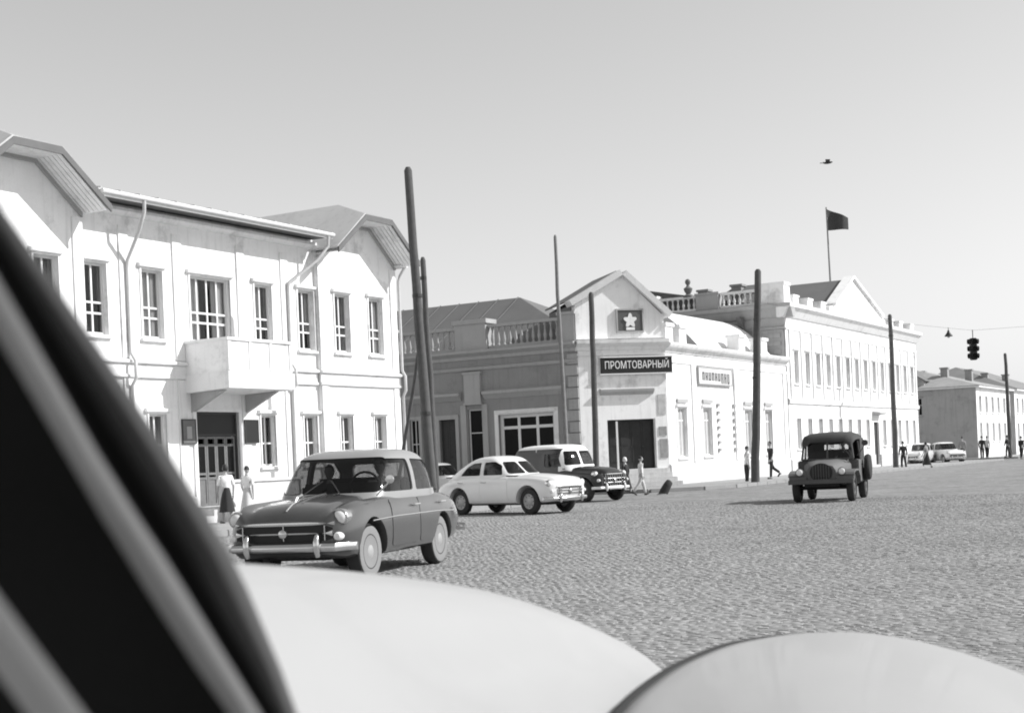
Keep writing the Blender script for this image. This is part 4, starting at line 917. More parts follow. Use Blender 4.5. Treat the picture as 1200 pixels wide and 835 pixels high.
# ---- the white fastback at the side street
PW = on_ground(623, 602.5); dv = Vector((PW.x, PW.y, 0)).normalized(); rv = Vector((dv.y, -dv.x, 0))
g = math.radians(46); fwd = -dv*math.cos(g)+rv*math.sin(g); rgt = Vector((fwd.y, -fwd.x, 0))
org = PW-fwd*1.45-rgt*.68; org.z = 0
PAINT2 = mat('cream_car_paint', .74, .3, .05, 2.0, spec=.5, coat=.6)
GLD = mat('dim_car_glass', .05, .08, .4, 2, spec=.7)
C2 = thing('fastback_car', 'white rounded fastback car with dark wheels turning out of the side street', 'car', tuple(org), yaw_of(fwd))
P2 = dict(paint=PAINT2, hw=.845, zb=.28, clear=True,
  st=[(2.26,.55,.45,.62,.78,.86),(2.18,.68,.38,.62,.88,.94),(2.0,.78,.33,.62,.96,1.01),(1.6,.835,.30,.62,1.01,1.06),(1.1,.845,.29,.63,1.03,1.10),(.6,.85,.29,.63,1.05,1.08),(-.5,.85,.29,.63,1.05,1.06),(-1.2,.845,.30,.63,1.03,1.05),(-1.75,.82,.33,.62,.98,1.02),(-2.15,.75,.38,.60,.86,.92),(-2.36,.62,.46,.58,.72,.74)],
  cab=[(.95,.92,-2.05,.775),(1.04,.80,-1.92,.77),(1.18,.62,-1.68,.74),(1.33,.43,-1.40,.70),(1.47,.26,-1.10,.64),(1.56,.10,-.85,.57),(1.61,-.08,-.62,.44),(1.635,-.3,-.45,.2)],
  side=[[(.42,1.10),(-.30,1.10),(-.30,1.46),(.08,1.47),(.30,1.36)],[(-.42,1.10),(-1.22,1.10),(-.98,1.34),(-.75,1.44),(-.42,1.46)]],
  front=[[(-.62,1.12),(-.03,1.12),(-.03,1.46),(-.50,1.46)],[(.03,1.12),(.62,1.12),(.50,1.46),(.03,1.46)]], rear=[[(-.36,1.22),(.36,1.22),(.30,1.42),(-.30,1.42)]],
  midx=-.4, axf=1.45, axr=-1.25, wr=.36, tw=.17, track=1.37, archf=.43, archr=.41, hub=mat('grey_hub', .40, .4, .15, 5), steer=math.radians(-3),
  doors=[[(.70,.38),(.70,1.0),(-.34,1.0),(-.34,.38)],[(-.36,.38),(-.36,1.0),(-1.28,1.0),(-.98,.75),(-.82,.5),(-.80,.38)]])
sedan(C2, P2)
front_dress(C2, 2.24, .50, .50, .72, .82, .64, .42, .82, gm=mat('pale_grille', .22, .5, .3, 10), bars=2, teeth=3)
MB().box(-1.9, .78, -.68, .68, 1.055, 1.075).build('interior_floor', BLACKM, C2); bench(C2, -.35, 1.32, .6, 1.06); bench(C2, -1.05, 1.3, .6, 1.06)
MB().loft([[(-2.40, t*.80, .40), (-2.45, t*.80, .46), (-2.40, t*.80, .52), (-2.36, t*.80, .46)] for t in (-1, -.5, 0, .5, 1)]).build('bumper', CHROME, C2, smooth=.8)

# ---- the dark van with the white roof behind it
VW = on_ground(688, 588); dv = Vector((VW.x, VW.y, 0)).normalized(); rv = Vector((dv.y, -dv.x, 0))
g = math.radians(44); fwd = -dv*math.cos(g)+rv*math.sin(g); rgt = Vector((fwd.y, -fwd.x, 0))
org = VW-fwd*1.55-rgt*.66; org.z = 0
DARKP = mat('black_van_paint', .03, .35, .2, 3, coat=.4); WHP = mat('white_van_paint', .78, .4, .06, 2)
C3 = thing('van', 'dark bonneted van with white roof and white windscreen frame behind the fastback', 'van', tuple(org), yaw_of(fwd))
P3 = dict(paint=DARKP, roofp=DARKP, hw=.86, zb=.34, clear=True,
  st=[(2.22,.60,.48,.70,.86,.98),(2.12,.70,.42,.68,.93,1.06),(1.9,.80,.38,.68,.98,1.12),(1.4,.86,.36,.70,1.02,1.17),(.9,.87,.35,.72,1.06,1.20),(.4,.88,.35,.72,1.10,1.16),(-1.2,.88,.35,.72,1.10,1.12),(-2.0,.86,.36,.72,1.10,1.12),(-2.2,.80,.40,.70,1.02,1.04)],
  cab=[(1.0,.82,-2.22,.86),(1.15,.76,-2.22,.865),(1.40,.66,-2.20,.85),(1.65,.54,-2.14,.82),(1.82,.42,-2.02,.77),(1.92,.26,-1.80,.68),(1.97,.0,-1.4,.48),(1.985,-.4,-1.0,.2)],
  side=[[(.48,1.22),(-.28,1.22),(-.28,1.66),(.28,1.66)]], front=[[(-.70,1.26),(-.04,1.26),(-.04,1.74),(-.60,1.74)],[(.04,1.26),(.70,1.26),(.60,1.74),(.04,1.74)]], rear=[[(-.4,1.3),(.4,1.3),(.38,1.65),(-.38,1.65)]],
  midx=-.6, axf=1.55, axr=-1.35, wr=.38, tw=.19, track=1.42, archf=.46, archr=.43, hub=mat('black_hub', .08, .5, .2, 5), glassm=GLD,
  split=[('roof_top', (-3, 3, -2, 2, 1.83, 2.2), WHP), ('windscreen_frame', (.36, 3, -2, 2, .9, 1.83), WHP)], doors=[[(.55,.45),(.55,1.05),(-.4,1.05),(-.4,.45)]])
sedan(C3, P3)
front_dress(C3, 2.20, .50, .50, .90, .92, .66, .46, .84, gm=mat('grille_black', .02), bumper_m=WHP)
MB().box(-2.1, .6, -.76, .76, 1.125, 1.15).build('interior_floor', BLACKM, C3); bench(C3, -.2, 1.5, .7, 1.13)
MB().box(-.75, -.70, -.8, .8, 1.13, 1.85).build('bulkhead', mat('van_bulkhead', .5), C3)
MB().box(2.27, 2.29, -.28, .28, .40, .52).build('number_plate', mat('plate_white', .7), C3)

# ---- small pale cars far along the street
def far_car(label, px, py, gdeg, paint, P, side=1):
    W_ = on_ground(px, py); dv = Vector((W_.x, W_.y, 0)).normalized(); lv = Vector((-dv.y, dv.x, 0))
    g = math.radians(gdeg); fwd = -dv*math.cos(g)+lv*math.sin(g)
    r = thing('parked_car', label, 'car', (W_.x, W_.y, 0), yaw_of(fwd), 'pale cars far along the street')
    Q = dict(P); Q['paint'] = Q['roofp'] = paint; Q.pop('doors', None); Q['wall'] = TYRE; Q['hub'] = HUB
    sedan(r, Q); front_dress(r, 1.99 if P is P1 else 2.24, .60, .42, .66, .80, .60, .44, .76)
    MB().box(-1.3, .72, -.62, .62, 1.06, 1.07).build('interior_floor', BLACKM, r); return r
far_car('far pale saloon car by the pole of the long white building', 1078, 544.5, 18, mat('pale_car_paint', .55, .35, .08, 2, coat=.5), P1)
far_car('far white saloon car standing beyond the pale one near the low building', 1108, 543, -24, mat('white_far_paint', .7, .35, .08, 2, coat=.5), P1)
far_car('light car half hidden behind the fastback in the side street', 515, 586, -62, mat('beige_car_paint', .5, .35, .08, 2, coat=.5), P1)

# ---- the open-country car with the canvas top
J = on_ground(967, 587.5); dv = Vector((J.x, J.y, 0)).normalized(); lv = Vector((-dv.y, dv.x, 0)); g = math.radians(9); fwd = -dv*math.cos(g)+lv*math.sin(g)
org = J-fwd*1.15; org.z = 0
C4 = thing('jeep', 'dark military jeep with canvas top and round grille driving up the street', 'jeep', tuple(org), yaw_of(fwd))
JP = mat('olive_paint', .075, .6, .2, 3, spec=.4); JPL = mat('olive_paint_dusty', .13, .7, .2, 3); CANV = mat('canvas_top', .06, .9, .25, 5, .4, 30)
hood_r = []
for x, w_, zb, zt in ((1.62, .40, .62, 1.00), (1.5, .43, .60, 1.04), (1.0, .55, .60, 1.10), (.45, .66, .60, 1.15), (.40, .67, .60, 1.15)):
    hood_r.append([(x, -w_*.9, zb), (x, -w_, zb+.1), (x, -w_*.97, zt-.16), (x, -w_*.78, zt-.04), (x, -w_*.4, zt), (x, w_*.4, zt), (x, w_*.78, zt-.04), (x, w_*.97, zt-.16), (x, w_, zb+.1), (x, w_*.9, zb)])
MB().loft(hood_r).build('hood', JPL, C4, smooth=.7)
GR = MB().prism([(.30*math.cos(t), .80+.25*math.sin(t)) for t in [i*math.pi/12 for i in range(24)]], 'x', 1.60, 1.645).build('grille', mat('grille_black', .02), C4)
for k in range(7):
    y = -.21+.07*k; hh = .23*math.sqrt(max(0, 1-(y/.30)**2)); MB().box(1.64, 1.66, y-.01, y+.01, .80-hh, .80+hh).build('grille_slat', JP, GR)
MB().loft([[(.42, s_*.80, .45), (.42, s_*.80, 1.12), (-1.55, s_*.80, 1.08), (-1.55, s_*.80, .50)] for s_ in (-1, 1)]).build('body', JP, C4, bevel=.02)
for s in (-1, 1):
    # flat wings over the front wheels
    pts = [(1.66, .74), (1.60, .80), (1.30, .86), (.75, .86), (.45, .70), (.42, .52)]
    q = [(p[0], p[1]) for p in pts]+[(p[0], p[1]-.05) for p in pts[::-1]]
    MB().prism(q, 'y', s*.40 if s > 0 else -.875, .875 if s > 0 else -.40).build('fender', JPL, C4, bevel=.012)
    MB().prism([(1.66, .55), (1.66, .74), (1.60, .78), (1.5, .78), (1.5, .55)], 'y', s*.62-.24, s*.62+.24).build('fender_front', JPL, C4, bevel=.02)
    H = MB().lathe([(.001, .05), (.05, .045), (.085, .02), (.095, 0), (.09, -.08), (.03, -.12)], (1.70, s*.56, .82), 18, 'x').build('headlight', LENS, C4, smooth=.7)
    MB().lathe([(.09, .015), (.108, 0), (.10, -.06), (.09, -.06)], (1.70, s*.56, .82), 18, 'x').build('rim', JP, H, smooth=.7)
    d = MB(); d.box(.36, -.35, s*.80-.0, s*.83, .50, 1.10); D_ = d.build('door', JPL, C4, bevel=.01)
    MB().tube([(-.25, s*.83, .98), (-.25, s*.86, .98), (-.13, s*.86, .98)], .012, 6).build('handle', IRON, D_)
    q = [(-.95-.02, .86), (-1.35, .86), (-1.52, .70), (-1.55, .52), (-.66, .52), (-.70, .70), (-.85, .86)]
    MB().prism(q, 'y', s*.80 if s > 0 else -.90, .90 if s > 0 else -.80).build('rear_fender', JP, C4, bevel=.01)
for x in (1.15, -1.15):
    for s in (-1, 1): wheel(C4, x, s*.72, .39, .19, s, mat('olive_hub', .09, .6, .2, 5))
MB().box(1.68, 1.80, -.86, .86, .50, .62).build('bumper', JP, C4, bevel=.012)
MB().box(-1.5, 1.68, -.45, .45, .42, .56).build('chassis', UNDER, C4)
for x in (1.15, -1.15): MB().cyl((x, -.64, .39), (x, .64, .39), .06, n=10).build('axle', UNDER, C4)
wf = MB()   # windscreen frame
def bar(m_, a, b, w_=.03): m_.tube([a, b], w_, 8)
A_, B_, Cc, Dd = (.46, -.70, 1.14), (.46, .70, 1.14), (.34, .64, 1.62), (.34, -.64, 1.62)
for a, b in ((A_, B_), (B_, Cc), (Cc, Dd), (Dd, A_), ((.46, 0, 1.14), (.34, 0, 1.62))): bar(wf, a, b, .028)
WFO = wf.build('windscreen_frame', JP, C4)
for s in (-1, 1): MB().slab([(.455, s*.02, 1.16), (.455, s*.67, 1.16), (.345, s*.61, 1.60), (.345, s*.02, 1.60)], .006).build('windscreen_pane', CARG, WFO)
top = []
for x, zt, w_ in ((.44, 1.66, .66), (.36, 1.79, .70), (.0, 1.87, .72), (-.7, 1.89, .73), (-1.3, 1.85, .73), (-1.52, 1.74, .70), (-1.56, 1.62, .70)):
    top.append([(x, -w_, zt-.22), (x, -w_*.96, zt-.08), (x, -w_*.7, zt-.01), (x, 0, zt+.015), (x, w_*.7, zt-.01), (x, w_*.96, zt-.08), (x, w_, zt-.22), (x, w_-.03, zt-.22), (x, w_*.66, zt-.04), (x, 0, zt-.02), (x, -w_*.66, zt-.04), (x, -w_+.03, zt-.22)])
MB().loft(top).build('canvas_roof', CANV, C4, smooth=.9)
for s in (-1, 1):
    m = MB(); m.box(-1.56, -.75, s*.72-.015, s*.72+.015, 1.08, 1.66); m.build('side_curtain', CANV, C4)
    MB().tube([(-.42, s*.76, 1.08), (-.42, s*.71, 1.62)], .022, 6).build('roof_post', JP, C4)
rc = wall(-.72, .72, 1.08, 1.70, [(-.30, .38, 1.40, 1.54)], .03).build('rear_curtain', CANV, C4, (-1.55, 0, 0), -math.pi/2)
bench(C4, -.15, 1.35, .62, .80); MB().box(-1.5, .4, -.78, .78, .60, .66).build('interior_floor', UNDER, C4)
MB().lathe([(.19, -.012), (.205, 0), (.19, .012), (.175, 0), (.19, -.012)], (.16, .36, 1.18), 20, 'x', False).build('steering_wheel', IRON, C4, smooth=True)
MB().lathe([(.001, -.09), (.2, -.09), (.33, -.07), (.36, -.03), (.36, .03), (.33, .07), (.2, .09), (.001, .09)], (-.55, .96, .88), 24, 'y').build('spare_wheel', TYRE, C4, smooth=.6)
MB().tube([(.42, .80, 1.2), (.50, .98, 1.42), (.50, 1.02, 1.5)], .012, 6).build('mirror_arm', IRON, C4)
MB().lathe([(.001, .015), (.08, .012), (.085, -.01), (.001, -.03)], (.50, 1.03, 1.55), 14, 'x').build('mirror', IRON, C4, smooth=.7)

# ================================================================== PEOPLE (local x = facing, y = left)
SKINM = mat('skin', .38, .6, .1, 10, spec=.3); HAIR = mat('dark_hair', .03, .6, .3, 20)
def skin_mesh(joints, edges, sub=1):
    """joints: list of (pos, radius)"""
    me = bpy.data.meshes.new('s'); me.from_pydata([j[0] for j in joints], edges, [])
    o = bpy.data.objects.new('s', me); COL.objects.link(o)
    md = o.modifiers.new('k', 'SKIN'); md.use_smooth_shade = True
    if not me.skin_vertices: 
        o.modifiers.remove(md); bpy.context.view_layer.objects.active = o; md = o.modifiers.new('k', 'SKIN')
    for i, j in enumerate(joints):
        r = j[1]; me.skin_vertices[0].data[i].radius = (r, r) if not isinstance(r, tuple) else r
        me.skin_vertices[0].data[i].use_root = (i == 0)
    if sub: o.modifiers.new('d', 'SUBSURF').levels = sub
    dg = bpy.context.evaluated_depsgraph_get(); dg.update()
    out = bpy.data.meshes.new_from_object(o.evaluated_get(dg)); bpy.data.objects.remove(o)
    return out
def joined(meshes, m):
    bm = bmesh.new()
    for x in meshes: bm.from_mesh(x)
    me = bpy.data.meshes.new('j'); bm.to_mesh(me); bm.free(); me.materials.clear(); me.materials.append(m); shade(me); return me
def person(label, loc, face, H=1.65, legs=((.15, .1), (-.15, .25)), arms=((.2, .3), (-.2, .35)), top=None, bottom=None, skirt=None, hat=None, sit=None, group='people in the street', hair_long=False, sleeves=.6, lean=0.0):
    s = H/1.70; V = lambda x, y, z: Vector((x*s, y*s, z*s))
    zh = .90 if sit is None else sit
    J = []; E_ = []
    def add(p, r, par=None):
        J.append((p, r)); 
        if par is not None: E_.append((par, len(J)-1))
        return len(J)-1
    L = lambda z: lean*(z-zh)
    pel = add(V(0, 0, zh), .115*s); sp = add(V(L(zh+.22), 0, zh+.22), .105*s, pel); che = add(V(L(zh+.42), 0, zh+.42), .118*s, sp); nk = add(V(L(zh+.56), 0, zh+.56), .05*s, che); hd = add(V(L(zh+.66)+.005, 0, zh+.65), .045*s, nk)
    legj = []; armj = []
    for sd, (sw, kn) in ((1, legs[0]), (-1, legs[1])):
        hp = V(0, sd*.085, zh-.03); a = sw
        k_ = hp+V(math.sin(a)*.42, sd*.01, -math.cos(a)*.42); b = a-kn; an = k_+V(math.sin(b)*.41, 0, -math.cos(b)*.41)
        if sit is not None: k_ = hp+V(.40, sd*.03, .0); an = k_+V(.05, 0, -.38)
        toe = an+V(.16*math.cos(b), sd*.02, .16*math.sin(b)-.02)
        i0 = add(hp, .085*s, pel); i1 = add(k_, .055*s, i0); i2 = add(an, .038*s, i1); i3 = add(an+V(.03, 0, -.03), .038*s, i2); i4 = add(toe, .03*s, i3); legj.append((hp, k_, an, toe))
    for sd, (sw, el) in ((1, arms[0]), (-1, arms[1])):
        sh = V(L(zh+.48), sd*.17, zh+.48); eb = sh+V(math.sin(sw)*.28, sd*.05, -math.cos(sw)*.28); b = sw+el; wr = eb+V(math.sin(b)*.25, -sd*.01, -math.cos(b)*.25)
        d = (wr-eb).normalized(); pm = wr+d*(.075*s)
        i0 = add(sh, .048*s, che); i1 = add(eb, .036*s, i0); i2 = add(wr, .024*s, i1); i3 = add(pm, .03*s, i2); armj.append((sh, eb, wr, pm))
        side = Vector((d.z, 0, -d.x)) if abs(d.z) > .2 else Vector((0, 0, 1)); side = (side-d*side.dot(d)).normalized()
        for q, ln in ((-.024, .075), (-.008, .088), (.008, .084), (.024, .068)):
            f0 = add(pm+side*(q*s)+d*(.02*s), .0095*s, i3); f1 = add(pm+side*(q*s*1.15)+d*((.02+ln*.55)*s), .0085*s, f0); add(pm+side*(q*s*1.2)+d*((.02+ln)*s)+Vector((0, -sd*.012*s, 0)), .007*s, f1)
        t0 = add(wr+d*(.03*s)+side*(.03*s), .010*s, i2); add(wr+d*(.075*s)+side*(.058*s), .008*s, t0)
    bodym = skin_mesh(J, E_, 1)
    hb = bmesh.new(); bmesh.ops.create_uvsphere(hb, u_segments=16, v_segments=12, radius=1)
    hc = V(L(zh+.72)+.02, 0, zh+.725)
    for v in hb.verts:
        x, y, z = v.co; jaw = 1-.25*max(0, -z)
        v.co = Vector((x*.098*jaw+(.012 if z < 0 and x > 0 else 0), y*.076*jaw, z*.122))*s+hc
    for (p, r, sc_) in ((V(.106, 0, -.012), .014, (1.2, .9, 1.9)), (V(.088, .03, .015), .012, (1, 1.2, .8)), (V(.088, -.03, .015), .012, (1, 1.2, .8)), (V(.0, .078, -.005), .022, (.7, .35, 1.3)), (V(.0, -.078, -.005), .022, (.7, .35, 1.3)), (V(.094, 0, -.058), .014, (.7, 1.7, .5))):
        x = bmesh.ops.create_uvsphere(hb, u_segments=8, v_segments=6, radius=r*s)
        for v in x['verts']: v.co = Vector((v.co.x*sc_[0], v.co.y*sc_[1], v.co.z*sc_[2]))+p+hc
    hm = bpy.data.meshes.new('h'); hb.to_mesh(hm); hb.free()
    R = thing('person', label, 'person', loc, face, group)
    link('body', joined([bodym, hm], SKINM), R)
    if top:
        T_ = [(V(0, 0, zh-.06), .128*s), (V(L(zh+.2), 0, zh+.2), .122*s), (V(L(zh+.42), 0, zh+.42), .135*s), (V(L(zh+.53), 0, zh+.53), .066*s)]; ed = [(0, 1), (1, 2), (2, 3)]
        for (sh, eb, wr, pm) in armj:
            n = len(T_); T_ += [(sh, .066*s), (eb if sleeves >= .6 else sh.lerp(eb, .7), .054*s)]; ed += [(2, n), (n, n+1)]
            if sleeves >= .9: T_ += [(wr, .042*s)]; ed += [(n+1, n+2)]
        link('shirt', joined([skin_mesh(T_, ed, 1)], top), R)
    if bottom:
        T_ = [(V(0, 0, zh+.06), .125*s), (V(0, 0, zh-.05), .13*s)]; ed = [(0, 1)]
        for (hp, k_, an, toe) in legj:
            n = len(T_); T_ += [(hp+V(0, 0, -.06), .10*s), (k_, .078*s), (an+V(0, 0, .02), .068*s)]; ed += [(1, n), (n, n+1), (n+1, n+2)]
        link('trousers', joined([skin_mesh(T_, ed, 1)], bottom), R)
    if skirt:
        ln = skirt[1]; rings = []; n = 28
        cxs = (legj[0][2].x+legj[1][2].x)/2
        for i in range(8):
            t = i/7; z = (zh+.16)*s-ln*s*t; ring = []
            for k in range(n):
                a = 2*math.pi*k/n; r = (.118+.13*t+.012*t*math.sin(a*7+1))*s
                spread = 1+.35*t*abs(legs[0][0]-legs[1][0])
                ring.append((r*spread*math.cos(a)+cxs*t*.5, r*.92*math.sin(a), z+.01*math.sin(a*5)*t))
            rings.append(ring)
        MB().loft(rings).build('skirt', skirt[0], R, smooth=.9)
    for (hp, k_, an, toe) in legj:
        if sit is None: MB().tube([an+V(-.06, 0, -.035), an+V(.02, 0, -.03), toe+V(0, 0, .0), toe+V(.03, 0, -.005)], [.036*s, .046*s, .04*s, .02*s], 8).build('shoe', mat('shoe_leather', .03, .5), R, smooth=.9)
    hr = bmesh.new(); bmesh.ops.create_uvsphere(hr, u_segments=16, v_segments=10, radius=1)
    big = 1.16 if hat == 'scarf' else 1.07
    bmesh.ops.delete(hr, geom=[v for v in hr.verts if v.co.z < (-.75 if hair_long or hat == 'scarf' else -.15) or (v.co.x > .55 and v.co.z < .45)], context='VERTS')
    for v in hr.verts: v.co = Vector((v.co.x*.100*big-.006, v.co.y*.080*big, v.co.z*.124*big+.006))*s+hc
    me = bpy.data.meshes.new('hair'); hr.to_mesh(me); hr.free(); shade(me)
    me.materials.append(mat('white_scarf', .75) if hat == 'scarf' else HAIR); link('headscarf' if hat == 'scarf' else 'hair', me, R)
    if hat == 'cap':
        MB().lathe([(.10*s, .05*s), (.125*s, .08*s), (.12*s, .125*s), (.05*s, .14*s), (.001, .14*s)], tuple(hc), 16).build('cap', mat('cap_cloth', .06), R, smooth=.8)
    return R
WSH = mat('white_cloth', .78, .9, .06, 12); DSK = mat('dark_cloth', .035, .9, .2, 12); GSH = mat('grey_cloth', .25, .9, .15, 12); PSH = mat('pale_cloth', .55, .9, .1, 12)
def spot(px, py, X=None, z=0.0):
    if X is None: p = on_ground(px, py, z)
    else: p = on_x(px, py, X)
    return (p.x, p.y, z)
AWAY = math.atan2(FW.y, FW.x)
person('woman in white blouse and dark skirt walking before the porch of the balcony building', spot(266, 600, -25.7, .13), AWAY+.5, 1.54, top=WSH, skirt=(DSK, .72), hair_long=True)
person('person in pale clothes near the porch, beside the woman in the dark skirt', spot(291, 600, -25.9, .13), AWAY-.3, 1.48, legs=((.1, .05), (-.1, .1)), top=WSH, skirt=(PSH, .70))
person('woman in long dark dress and white headscarf by the shop corner kerb', spot(734, 578), AWAY+1.0, 1.40, top=DSK, skirt=(DSK, .82), hat='scarf', sleeves=1)
person('person in light shirt striding beside the woman with the headscarf', spot(752, 580), AWAY-1.3, 1.42, legs=((.35, .15), (-.38, .3)), top=WSH, bottom=PSH)
person('person in white shirt and dark trousers standing against the kerb pole', spot(876, 567, None, .0), AWAY-1.2, 1.66, legs=((.05, .05), (-.05, .05)), top=WSH, bottom=DSK, lean=.05)
person('person in dark suit walking along the sunny shop wall', spot(904, 560, -22.7, .13), AWAY+1.9, 1.72, legs=((.12, .05), (-.45, .5)), top=DSK, bottom=DSK, sleeves=1)
person('woman in wide dark skirt crossing the street before the far pale cars', spot(1086, 548), AWAY+.9, 1.55, top=GSH, skirt=(DSK, .85), hair_long=True, legs=((.3, .1), (-.3, .2)))
person('dark-clothed person standing by the foot of the pole near the far cars', spot(1059, 544, -22.2, .0), AWAY, 1.65, top=DSK, bottom=DSK, sleeves=1)
for px, X, lab, tp, bt in ((1128, -23.3, 'person in grey by the end wall of the far hipped building', GSH, DSK), (1151, -22.3, 'dark-clothed person walking past the far hipped building', DSK, DSK), (1157, -23.0, 'person in pale shirt walking past the far hipped building', PSH, DSK), (1181, -22.2, 'person in dark coat beside the farthest pole', DSK, DSK), (1197, -20.4, 'person in dark clothes on the kerb past the farthest pole', DSK, DSK)):
    person(lab, spot(px, 530, X, .13 if X < -21 else 0), AWAY+random.uniform(-1, 1), 1.72, top=tp, bottom=bt, sleeves=1)
cl = C1.matrix_basis
dp = cl @ Vector((-.05, .35, .33)); person('driver in light shirt at the wheel of the dark saloon', tuple(dp), ang1, 1.52, sit=.48, legs=((0, 0), (0, 0)), arms=((.9, .5), (.9, .5)), top=WSH, bottom=DSK, hat='cap', group='people in cars')
dp = cl @ Vector((-.08, -.34, .33)); person('passenger in pale clothes beside the driver of the dark saloon', tuple(dp), ang1, 1.46, sit=.48, legs=((0, 0), (0, 0)), arms=((.4, .8), (.4, .8)), top=PSH, skirt=None, bottom=GSH, group='people in cars')
dp = C4.matrix_basis @ Vector((-.10, .36, .42)); person('driver in dark clothes at the wheel of the jeep', tuple(dp), yaw_of(fwd), 1.6, sit=.5, legs=((0, 0), (0, 0)), arms=((.8, .6), (.8, .6)), top=DSK, bottom=DSK, hat='cap', group='people in cars', sleeves=1)

# ================================================================== THE CAR THE PICTURE IS TAKEN FROM
HEAD = math.radians(16); hv = Vector((-math.sin(HEAD), math.cos(HEAD), 0)); rv = Vector((math.cos(HEAD), math.sin(HEAD), 0))
OWN = thing('white_car', 'white car in front of the viewer, its rounded wing, bonnet and dark windscreen pillar', 'car', (0, 0, 0))
WPAINT = mat('white_car_paint', .35, .5, .03, 1.5, spec=.3, coat=.05)
def loc_(a, s, z): return hv*a+rv*s+UP*z
def smooth_curve(pts, k=6): return [Vector(p) for p in cr([tuple(p) for p in pts], k)]
# left wing
rp = [(110, 650, .87), (180, 653, 1.04), (270, 659, 1.32), (350, 664, 1.55), (430, 671, 1.80), (500, 680.5, 2.05), (560, 692, 2.28), (620, 710, 2.55), (680, 735, 2.82), (730, 762, 3.02), (775, 791, 3.18), (800, 820, 3.25)]
ridge = smooth_curve([at_depth(*p) for p in rp], 5)
prof = [(.95, -.52), (.75, -.40), (.55, -.285), (.42, -.225), (.32, -.185), (.25, -.155), (.18, -.115), (.12, -.062), (.07, -.022), (.03, -.004), (0, 0), (-.05, -.006), (-.12, -.028), (-.20, -.08), (-.27, -.17), (-.31, -.30), (-.33, -.55), (-.33, -.75)]
rings = []
n = len(ridge)
for i, p in enumerate(ridge):
    t = i/(n-1); fall = 1.0+1.4*max(0, t-.8)/.2+.9*max(0, .16-t)/.16
    rings.append([p+rv*(o*(1-.35*max(0, t-.75)/.25))+UP*(d*fall) for o, d in prof])
last = rings[-1]; tip = ridge[-1]
for f_, dz in ((.92, -.10), (.75, -.26), (.5, -.48)):
    rings.append([tip+hv*.04*(1-f_)+(q-tip)*f_+UP*dz for q in last])
def flip_loft(m, r): return m.loft(r, caps=False, closed=False)
flip_loft(MB(), rings).build('front_wing', WPAINT, OWN, smooth=True)
# bonnet
op = [(640, 1010, 1.12), (680, 905, 1.38), (725, 836, 1.66), (760, 803, 1.90), (800, 777.5, 2.15), (850, 757, 2.42), (900, 746.5, 2.60), (940, 742, 2.70), (985, 740.5, 2.75), (1030, 743.5, 2.75), (1080, 751.5, 2.71), (1140, 768, 2.62), (1200, 790, 2.49), (1255, 818, 2.32), (1300, 850, 2.12), (1350, 900, 1.85), (1410, 985, 1.5), (1470, 1100, 1.2)]
out = smooth_curve([at_depth(*p) for p in op], 4); m_ = len(out)
nose = at_depth(985, 741, 2.75); cowl = loc_(.78, out[0].lerp(out[-1], .5).dot(rv), 1.15)
half = m_//2; rows = []; NQ = 24
for i in range(half):
    L_, R_ = out[i], out[m_-1-i]; row = []; am = (L_+R_).dot(hv)/2
    zc = 1.078+.10*(2.75-am)/1.9; b_ = max(.0, zc-(L_.z+R_.z)/2)*(1-(i/half)**4)
    fwd_b = .10*(i/half)
    row += [L_+UP*-.40+rv*.02, L_+UP*-.12-rv*.008, L_+UP*-.02-rv*.006]
    for k in range(NQ+1):
        q = k/NQ; e_ = 1-abs(2*q-1)**2.2; p = L_.lerp(R_, q); row.append(p+UP*(b_*e_)+hv*(fwd_b*e_*0))
    row += [R_+UP*-.02+rv*.006, R_+UP*-.12+rv*.008, R_+UP*-.40-rv*.02]
    rows.append(row)
G_ = np.array([[tuple(p) for p in r] for r in rows])
for _ in range(40):
    A_ = G_.copy(); A_[1:-1, 5:-5] = .5*G_[1:-1, 5:-5]+.125*(G_[:-2, 5:-5]+G_[2:, 5:-5]+G_[1:-1, 4:-6]+G_[1:-1, 6:-4]); G_ = A_
rows = [[Vector(p) for p in r] for r in G_]
bn = flip_loft(MB(), rows).build('bonnet', WPAINT, OWN, smooth=True)
edge = [p+UP*-.002-rv*.004 for p in out[2:32]]
rs_ = [.007]*len(edge)
for i in range(len(edge)-12, len(edge)): rs_[i] = .007-.006*(i-(len(edge)-12))/12
MB().tube(edge, rs_, 8).build('bonnet_gap_line', mat('black_rubber_and_gap_shade', .015, .7, .2, 8), OWN, smooth=True)  # dark tube standing for the shadowed gap along the bonnet edge
# windscreen pillar, strips with painted sun highlights, lining blackened for shade, right to left
def strip(name, rows_, m, bulge=.012, thick=.03, smooth=True):
    """rows_: (y, x_left, x_right, depth) along the strip; rounded towards the cabin"""
    rings = []
    for (y, xl, xr, d) in rows_:
        a, b = at_depth(xl, y, d), at_depth(xr, y, d); dirv = (EYEP-a.lerp(b, .5)).normalized(); ring = []
        for k in range(9):
            t = k/8; ring.append(a.lerp(b, t)+dirv*(bulge*(1-(2*t-1)**2)))
        rings.append(ring+[b-dirv*thick, a-dirv*thick])
    return MB().loft(rings).build(name, m, OWN, smooth=.9 if smooth else False)
RE = [(-650, -600), (60, -125), (240, 0), (430, 132), (530, 198), (605, 244), (650, 270), (690, 290), (780, 328), (835, 348), (960, 392)]
LE = [(-650, -690), (60, -190), (240, -52), (430, 57), (530, 114), (605, 161), (650, 191), (690, 216), (780, 271), (835, 305), (960, 378)]
MD = [(-650, -635), (60, -150), (240, -22), (430, 98), (530, 160), (605, 206), (650, 232), (690, 250), (780, 300), (835, 327), (960, 385)]
